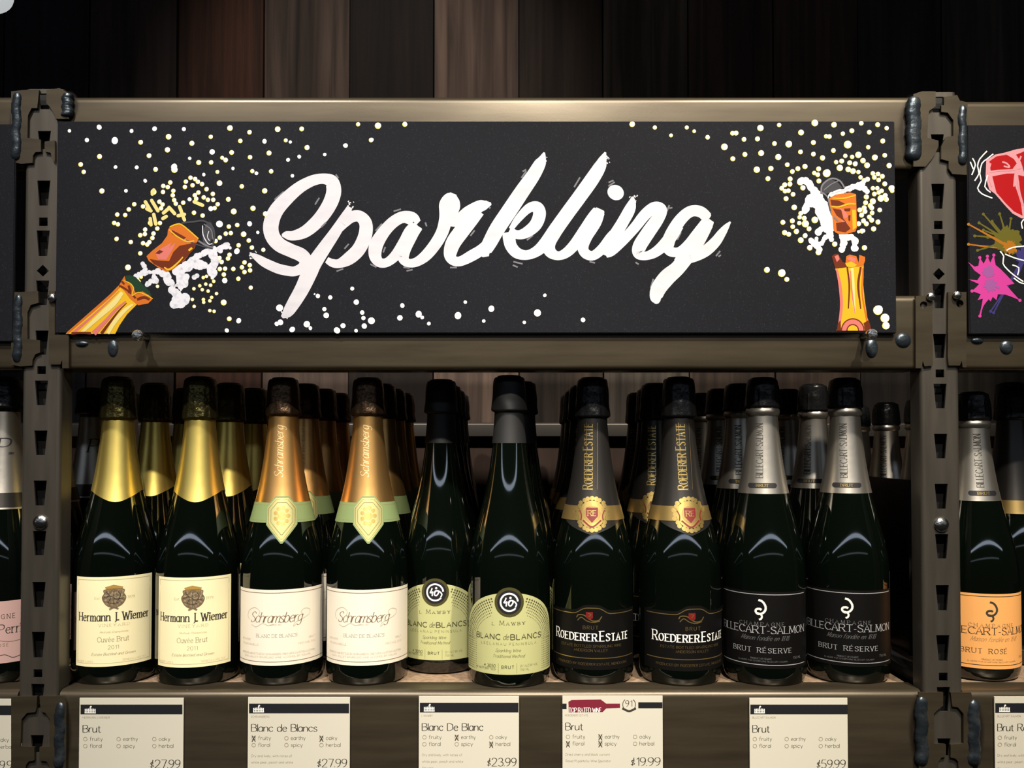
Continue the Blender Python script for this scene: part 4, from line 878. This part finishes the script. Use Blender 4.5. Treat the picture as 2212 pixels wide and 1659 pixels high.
# foam
k = Ink()
def foam(path, f_, w, mt='paint_foam', lay=1):
    P = catmull(f_(T2(path)), 5)
    for q in P: k.disc(q[0]+random.uniform(-1.5, 1.5), q[1]+random.uniform(-1.5, 1.5), w*random.uniform(.7, 1.15), mt, lay, 11)
for p_, w_ in (("690 1090 710 1130 640 1185 700 1165 790 1150", 5), ("800 1150 870 1180 860 1220 900 1230", 7), ("930 1150 990 1120 1060 1100 1130 1110", 10), ("960 1170 960 1230 930 1290 950 1330 920 1380 985 1360 990 1330", 10), ("900 1280 980 1250 1000 1190", 8), ("1020 1090 1070 1050 1150 1010 1220 990 1300 960", 7), ("1190 1020 1210 1080 1180 1130 1200 1170", 9), ("1250 1000 1320 985", 5), ("1060 1190 1080 1180", 5), ("720 1245 760 1215 790 1220 770 1180", 5)):
    foam(p_, z1, w_)
for p_, w_ in (("540 480 590 490 620 540", 7), ("600 500 640 570 600 620 570 690", 8), ("620 620 680 640 720 700 750 770", 14), ("640 560 660 620 700 740 740 800", 12), ("660 830 700 810 740 840 750 880", 7), ("610 890 640 920 670 950", 6), ("650 880 650 930 700 890 710 870", 5), ("820 850 840 900 825 950", 7), ("830 870 890 870 915 900 915 950", 7), ("750 575 830 550 900 525 960 500", 6), ("900 520 960 530 1000 555", 6), ("940 830 970 820", 5), ("590 640 570 690", 4)):
    foam(p_, z4, w_, 'paint_bubble')
k.build('painted_foam', fm, sg)['kind'] = 'stuff'
def painted_bottle_left():
    k = Ink(); z = z1
    k.poly(z(T2("140 1596 300 1455 440 1330 520 1250 560 1280 650 1385 580 1455 525 1535 494 1596")), 'paint_yellow', 1)
    k.stroke(z(T3("150 1592 14 300 1462 16 440 1340 18 525 1258 14")), 1, 'paint_orange', 2)
    k.stroke(z(T3("190 1592 22 330 1470 14 460 1350 8 520 1290 4")), 1, 'paint_pink', 2)
    k.stroke(z(T3("250 1590 20 380 1470 34 480 1380 40 545 1300 26")), 1, 'paint_cream', 3)
    k.stroke(z(T3("340 1594 40 420 1510 26 500 1420 18 570 1362 8")), 1, 'paint_pink', 3); k.stroke(z(T3("395 1594 22 450 1520 16 520 1430 10 575 1375 5")), 1, 'paint_brown', 4)
    k.stroke(z(T3("440 1594 24 490 1510 30 560 1430 26 620 1385 12")), 1, 'paint_cream', 3)
    k.stroke(z(T3("180 1594 20 250 1588 14 320 1592 20")), 1, 'paint_brown', 4)
    k.poly(z(T2("520 1250 560 1182 610 1215 680 1270 765 1345 730 1378 660 1392 600 1345 560 1290")), 'paint_orange', 3)
    k.poly(z(T2("560 1182 600 1176 640 1188 690 1240 745 1300 755 1330 690 1292 640 1300 610 1240 570 1215")), 'paint_green', 4)
    for s_ in ("522 1250 12 560 1270 14 600 1300 12 640 1340 14", "590 1250 16 600 1290 20 585 1300 10", "650 1350 18 700 1335 20 740 1350 16", "540 1220 14 560 1240 12"): k.stroke(z(T3(s_)), 1, 'paint_brown', 5)
    k.stroke(z(T3("555 1215 6 600 1235 8 625 1270 8 615 1320 8 660 1300 8 720 1320 8 762 1345 6")), 1, 'paint_yellow', 6)
    k.build('painted_bottle', fm, sg)
    k = Ink()
    k.poly(z(T2("885 830 925 812 965 812 1030 860 1092 915 1060 985 985 1075 900 1140 860 1152 800 1120 735 1075 718 1040 760 1000 830 945 868 890 872 850")), 'paint_orange', 3)
    for P, m, l in (("890 870 910 850 1010 925 990 940", 'paint_pink', 4), ("955 965 1080 940 1050 1000 960 1095 860 1140 770 1095 740 1060 800 1070 880 1075 910 1010", 'paint_brown', 4), ("900 850 1000 905 980 925 900 880", 'paint_brown', 5), ("780 1020 810 995 840 1005 810 1025", 'paint_brown', 4), ("780 1010 900 940 880 980 930 940 900 1000 860 1065 800 1060", 'paint_pink', 3.5)):
        k.poly(z(T2(P)), m, l)
    k.stroke(z(T3("885 830 9 925 814 11 965 812 10 1030 862 10 1090 915 9")), 1, 'paint_yellow', 5)
    k.stroke(z(T3("880 850 8 940 900 10 1010 935 10 1060 930 8")), 1, 'paint_yellow', 5)
    k.stroke(z(T3("845 1120 10 880 1135 14 940 1090 12 980 1045 8")), 1, 'paint_yellow', 6); k.stroke(z(T3("1020 1000 14 1045 980 16")), 1, 'paint_yellow', 6, smooth=False)
    k.build('painted_cork', fm, sg)
    k = Ink()
    k.disc(*z([(1158, 880)])[0], 11, 'paint_darkgrey', 3, 20, 26, .15)
    for s_, w_, m in (("970 802 1060 792 1130 788 1190 830 1205 900 1190 970", 4, 'paint_darkgrey'), ("1090 930 1140 960 1195 982", 4, 'paint_grey'), ("1000 925 1090 960 1190 985", 3, 'paint_darkgrey'), ("1120 820 1125 890 1160 950 1190 950", 2, 'paint_foam'), ("1130 810 1180 850 1195 920", 2, 'paint_grey'), ("1165 860 1155 900 1170 930", 1.5, 'paint_foam')):
        k.stroke(z(T2(s_)), w_, m, 4)
    k.build('painted_wire', fm, sg)
def painted_bottle_right():
    k = Ink(); z = z4
    k.poly(z(T2("778 1085 860 1070 975 1060 972 1200 982 1300 1000 1420 1030 1513 788 1513 808 1440 818 1340 812 1220 800 1140")), 'paint_yellow', 1)
    k.stroke(z(T3("790 1090 14 812 1200 20 822 1330 20 812 1440 18 798 1510 16")), 1, 'paint_pink', 2)
    k.stroke(z(T3("895 1080 20 900 1200 26 905 1300 22 915 1390 10")), 1, 'paint_cream', 2); k.stroke(z(T3("885 1100 6 895 1250 10 915 1390 5")), 1, 'paint_pink', 3)
    k.stroke(z(T3("862 1075 10 876 1200 12 870 1360 8")), 1, 'paint_brown', 3); k.stroke(z(T3("955 1075 14 938 1200 16 955 1362 8")), 1, 'paint_brown', 3)
    k.stroke(z(T3("970 1080 8 965 1250 10 990 1400 12 1015 1510 12")), 1, 'paint_orange', 3)
    k.poly(z(T2("780 1085 755 1000 775 985 800 985 830 1040 850 1045 900 1060 860 1075")), 'paint_brown', 3)
    k.poly(z(T2("850 1050 855 1000 880 988 925 1000 940 1045 945 990 985 1005 985 1030 970 1070 920 1070")), 'paint_orange', 3)
    k.poly(z(T2("860 1020 880 1000 920 1015 915 1045")), 'paint_pink', 4); k.poly(z(T2("775 1000 800 990 810 1020 790 1040")), 'paint_pink', 4); k.poly(z(T2("848 1050 890 1035 930 1060 900 1078 860 1072")), 'paint_yellow', 4)
    def ring(r, m, l): k.poly(z([(900+r*math.cos(math.pi*i/16), 1513-r*1.05*math.sin(math.pi*i/16)) for i in range(17)]), m, l)
    ring(82, 'paint_brown', 4); ring(74, 'paint_pink', 5); ring(44, 'paint_brown', 6); ring(36, 'paint_yellow', 7)
    k.poly(z(T2("975 1460 1010 1440 1030 1513 985 1513")), 'paint_brown', 4); k.poly(z(T2("795 1470 815 1440 820 1513 790 1513")), 'paint_brown', 4)
    k.build('painted_bottle', fm, sg)
    k = Ink()
    k.poly(z(T2("738 600 780 575 880 560 922 572 925 650 930 800 915 832 860 842 800 840 775 828 765 740 745 680")), 'paint_orange', 3)
    for P, m, l in (("745 610 800 615 860 645 820 655 750 650", 'paint_brown', 4), ("760 670 820 680 835 740 860 770 790 720", 'paint_brown', 4), ("840 672 885 670 880 690 845 690", 'paint_brown', 4), ("785 770 850 762 885 810 850 835 790 825", 'paint_brown', 4), ("868 720 885 715 882 760 870 752", 'paint_brown', 4), ("800 660 850 690 870 730 840 740 825 690", 'paint_pink', 3.5), ("810 750 860 760 870 800", 'paint_pink', 3.5), ("895 680 920 680 925 800 900 820", 'paint_yellow', 4)):
        k.poly(z(T2(P)), m, l)
    k.stroke(z(T3("745 655 8 800 660 10 870 640 12 920 640 10")), 1, 'paint_yellow', 5); k.stroke(z(T3("760 600 6 840 600 10 920 580 8")), 1, 'paint_yellow', 5)
    k.stroke(z(T3("740 600 6 765 740 8 778 830 6 850 842 8 920 825 6")), 1, 'paint_orange', 5)
    k.build('painted_cork', fm, sg)
    k = Ink()
    k.poly(z(T2("685 530 700 490 750 468 795 490 830 530 770 550 720 570 690 565")), 'paint_darkgrey', 3)
    for s_, w_, m in (("682 570 690 510 750 465 810 480 845 530", 3.5, 'paint_grey'), ("690 560 730 600 750 700 800 760", 3, 'paint_grey'), ("700 545 750 505 800 480", 2, 'paint_grey'), ("730 600 745 570 840 540 890 520", 2.5, 'paint_foam'), ("730 630 745 690", 2.5, 'paint_darkgrey')):
        k.stroke(z(T2(s_)), w_, m, 5)
    k.build('painted_wire', fm, sg)
painted_bottle_left(); painted_bottle_right()
board('blank_sign', -420, 28, 268, 738, 'plain black board cut off at the left edge')
rs, fr_ = board('rose_sign', 2089, 2560, 270, 722, 'black board painted with a red rose and colour splashes, cut off at the right edge')
k = Ink(); z = z4
k.poly(z(T2("1820 340 1880 300 1950 285 2030 262 2120 250 2300 300 2330 500 2250 680 2120 745 2060 738 2000 705 1940 640 1880 570 1840 540 1815 450")), 'paint_rose', 1)
k.poly(z(T2("1842 345 1890 312 1960 300 2010 330 2030 360 2000 400 1850 410")), 'paint_red', 2); k.poly(z(T2("2025 300 2120 262 2290 310 2310 480 2080 420 2060 350")), 'paint_red', 2)
k.poly(z(T2("1862 450 1960 430 2015 430 2010 490 2035 560 2060 640 2070 720 2010 690 1950 630 1890 560")), 'paint_red', 2); k.poly(z(T2("2040 440 2300 500 2230 670 2110 725 2075 640 2050 540")), 'paint_red', 2)
for s_ in ("1840 420 1900 410 2000 405 2060 390", "2060 310 2040 360 2020 430 2010 520", "1930 350 1960 360 1980 385 1940 380", "2040 480 2050 560 2075 650", "1850 360 1835 430 1860 520"): k.stroke(z(T2(s_)), 3.5, 'paint_rose', 3)
for s_ in ("1868 295 1825 330 1790 360 1775 430 1785 480 1760 530 1790 570 1850 595", "1825 275 1775 330 1760 380 1770 430 1740 480", "1725 325 1745 370 1720 440", "1710 350 1730 400", "1850 595 1862 600", "2080 745 2062 770 2070 810", "1915 965 1940 1000 1935 1050 1965 1090 2010 1130 2075 1175", "1960 960 2000 940 2080 930", "1950 985 2010 1010 2080 1030", "2000 1060 2045 1080 2035 1130", "2010 1150 2050 1180 2085 1190", "1830 440 1810 520 1850 560"):
    k.stroke(z(T2(s_)), 2.6, 'paint_bubble', 3, n=2)
k.build('painted_rose', fr_, rs)
k = Ink()
def splat(cx, cy, r, m, tips, lay, m2=None):
    pts = []; n = 40
    for i in range(n): a = 6.283*i/n; q = r*random.uniform(.72, 1.15); pts.append((cx+q*math.cos(a), cy+q*math.sin(a)))
    k.poly(z(pts), m, lay)
    for x, y in tips:
        mx_, my_ = (cx+x)/2+random.uniform(-8, 8), (cy+y)/2+random.uniform(-8, 8)
        k.stroke(z([(cx, cy, r*.5), (mx_, my_, 14), (x, y, 9)]), 1, m2 or m, lay); k.disc(*z([(x, y)])[0], 3.4, m2 or m, lay, 8)
splat(1965, 890, 95, 'paint_olive', [], 1)
splat(1960, 890, 50, 'paint_olive', [(1800, 710), (1912, 708), (1770, 770), (1740, 860), (1800, 820), (1860, 760), (1760, 960), (1990, 740), (1830, 870)], 1)
splat(1985, 940, 50, 'paint_amber', [(1698, 780), (1698, 918)], 1)
k.poly(z(T2("1695 1040 1740 1072 1765 1066 1775 1010 1802 1052 1828 1000 1848 1044 1872 990 1884 1060 1920 1090 1960 1130 2015 1190 1960 1200 1990 1236 2052 1304 1990 1278 1950 1264 1900 1262 1890 1302 1864 1280 1850 1312 1828 1286 1800 1292 1760 1302 1782 1262 1722 1240 1752 1212 1770 1192 1698 1160 1758 1166 1782 1130 1740 1100")), 'paint_magenta', 2)
k.stroke(z(T3("1830 1260 60 1795 1340 14 1776 1412 12")), 1, 'paint_magenta', 2)
for x, y in ((1775, 1010), (1828, 1000), (1872, 992), (1722, 1240), (1776, 1412), (2052, 1304)): k.disc(*z([(x, y)])[0], 3.6, 'paint_magenta', 2, 8)
splat(1835, 1110, 42, 'paint_violet', [], 3); splat(1850, 1200, 46, 'paint_violet', [(1905, 1215)], 3); splat(2085, 1000, 60, 'paint_indigo', [(2040, 1130), (1850, 1380), (1870, 1390)], 1)
k.build('painted_splashes', fr_, rs)
# pins under the main sign
for px_, py_, lb in ((313, 729, 'round headed steel pin under the left part of the painted sign'), (1868, 727, 'round headed steel pin under the right part of the painted sign')):
    p = pt(px_, py_, YS); b = MB(); zb = pt(px_, 720, YS).z
    b.lathe([(-.006, .0028), (.010, .0028), (.011, .0052), (.015, .0054), (.0166, .0042), (.017, .001)], 20)
    o = b.build('sign_pin', 'bright_steel'); o.rotation_euler = (math.pi/2, 0, 0); o.location = (p.x, YS-.002, min(p.z, zb-.0032)); tag(o, lb, 'pin', 'pins under the painted sign')
# ------------------------------------------------------------------ price tags
YT = -.0016
OPT = ['fruity', 'earthy', 'oaky', 'floral', 'spicy', 'herbal']
def price_tag(x0, x1, y0, brand, title, tw, marks, price, desc, label, rated=False, tilt=0):
    a = pt(x0, y0, YT); c = pt(x1, y0+188, YT); loc = Vector((a.x, YT+.0012, c.z)); root = thing('price_tag', label, 'price tag', loc, 'price tags on the shelf edge')
    b = MB(); b.box((0, -.0012, 0), (c.x-a.x, 0, a.z-c.z)); cd = b.build('card', 'tag_paper', root, 0)
    f = flat_map(YT, loc); k = Ink(); W = x1-x0
    X = lambda q: x0+q*W/220; Y = lambda q: y0+q
    def tx(s_, q, yy, h, m='ink_dark', anchor='l', wpx=None, **kw):
        kw.setdefault('w', .1); kk = Ink(); kk.text(s_, 0, 0, h, m, anchor=anchor, width=wpx, **kw)
        for P, mi, lay, n in kk.p: k.p.append(([(X(q)+u, Y(yy)-v) for u, v in P], k.mi(kk.mats[mi]), lay, n))
    def rect(q0, q1, r0, r1, m, lay=0): k.poly([(X(q0), Y(r0)), (X(q1), Y(r0)), (X(q1), Y(r1)), (X(q0), Y(r1))], m, lay)
    if rated:
        rect(0, 9, 17, 29, 'tag_black'); rect(166, 219, 14, 27, 'tag_black')
        k.poly([(X(q), Y(r)) for q, r in [(13, 13), (20, 9), (84, 8), (96, 17), (126, 17), (126, 26), (96, 27), (88, 35), (14, 36)]], 'tag_wine', 1)
        tx('TOP RATED WINE', 14, 36, 10, 'print_white', wpx=70, w=.14, lay=2, gap=.12)
        tx('91', 138, 23, 13, w=.1, wpx=14); kx = Ink()
        for s_ in (-1, 1):
            P = [(X(146+s_*14*math.cos(t)), Y(19-14*math.sin(t))) for t in [math.radians(-50+100*i/8) for i in range(9)]]
            k.ribbon(P, [1.6]*9, 'ink_olive', 1)
        k.stroke([(X(131), Y(27)), (X(146), Y(33)), (X(161), Y(27))], 4.5, 'ink_dark', 1)
    else:
        rect(2 if tilt == 0 else 1, 219, 14, 35, 'tag_black')
        # shop emblem: two stacked rows of upright letters under a leaf
        for i, q in enumerate((12, 15.5, 19, 22.5, 26, 29.5, 33)): rect(q-1.1, q+1.1, 22-(3 if i == 3 else 0)+abs(i-3)*.4, 32.5, 'print_white', 2)
        rect(11, 34, 25.5, 27, 'print_white', 3); rect(10.5, 34.5, 31.2, 33, 'print_white', 3); k.disc(X(24), Y(18.5), 2, 'print_white', 3, 8)
    tx(brand, 6, 44, 4.2, 'ink_mid', wpx=tw[1]*W/220)
    tx(title, 7, 74, 15.5, wpx=tw[0]*W/220, w=.12, thin=.3, gap=.14, nib=8)
    for i, o_ in enumerate(OPT):
        q, yy = (9, 80, 156)[i % 3], (92, 107)[i//3]
        if i in marks:
            for s_ in (-1, 1): k.stroke([(X(q+3)-s_*3.6, Y(yy-9)), (X(q+3)+s_*3.6, Y(yy+4))], 1.7, 'ink_dark', 2, smooth=False)
        P = [(X(q+3)+4*math.cos(t), Y(yy-3.5)+4*math.sin(t)) for t in [6.283*j/14 for j in range(15)]]; k.ribbon(P, [1.1]*15, 'ink_mid', 1)
        tx(o_, q+13, yy, 8.2, 'ink_olive', wpx={'fruity': 27, 'earthy': 31, 'oaky': 24, 'floral': 25, 'spicy': 25, 'herbal': 31}[o_], w=.09, gap=.2)
    for j, s_ in enumerate(desc): tx(s_, 7, 129+j*14, 5, 'ink_mid', wpx=(88, 90, 26)[j]*W/220*(1.1 if rated else 1))
    tx('$'+price, 150, 151, 17.5, wpx=64*W/220, w=.10, thin=.35, gap=.12, nib=8)
    tx('REGULAR PRICE 750 ML', 140, 164, 3.4, 'ink_light', wpx=64)
    k.build('printing', f, cd)
    return root
D_ = ['Dry and lively, with notes of', 'white pear, peach and white', 'flowers.']
price_tag(172, 395, 1508, 'HERMANN J WIEMER', 'Brut', (38, 58), (), '27.99', [], 'white price tag reading 27.99 under the leftmost gold foil bottle')
price_tag(536, 755, 1506, 'SCHRAMSBERG', 'Blanc de Blancs', (142, 40), (0, 2), '27.99', D_[:2], 'white price tag reading 27.99 with two crosses, under the left copper foil bottle')
price_tag(905, 1121, 1504, 'L MAWBY', 'Blanc De Blanc', (134, 24), (1, 5), '23.99', D_, 'white price tag reading 23.99 under the bottles with arched labels')
price_tag(1215, 1432, 1503, 'ROEDERER ESTATE', 'Brut', (38, 50), (1, 3, 4), '19.99', ['Dried cherry and black currant', 'Rated 91 points by Wine Spectator'], 'white price tag reading 19.99 with a wine red bottle mark at its top', rated=True)
price_tag(1619, 1832, 1508, 'BILLECART SALMON', 'Brut', (38, 52), (), '59.99', [], 'white price tag reading 59.99 under the left black label silver foil bottle')
price_tag(-172, 45, 1510, 'LAURENT PERRIER', 'Champagne', (140, 46), (), '99.99', D_[:2], 'white price tag cut off at the bottom left corner')
price_tag(2148, 2364, 1505, 'BILLECART SALMON', 'Brut Rosé', (84, 52), (), '79.99', D_, 'white price tag cut off at the bottom right corner')
# ------------------------------------------------------------------ pale round shape at the top left corner, glow added to keep it bright
em = bpy.data.materials.new('pale_glow'); em.use_nodes = True; eb = em.node_tree.nodes['Principled BSDF']
eb.inputs['Base Color'].default_value = (.7, .72, .72, 1); eb.inputs['Emission Color'].default_value = (.93, .98, 1, 1); eb.inputs['Emission Strength'].default_value = .5; MATS['pale_glow'] = em
p = pt(-16, -15, .33); root = thing('pale_globe', 'pale round shape with added glow, cut off at the top left corner above the rack', 'lamp', p)
b = MB(); b.lathe([(-.026*math.cos(math.pi*i/16), max(.0004, .026*math.sin(math.pi*i/16))) for i in range(17)], 32); b.build('globe', 'pale_glow', root, 80)
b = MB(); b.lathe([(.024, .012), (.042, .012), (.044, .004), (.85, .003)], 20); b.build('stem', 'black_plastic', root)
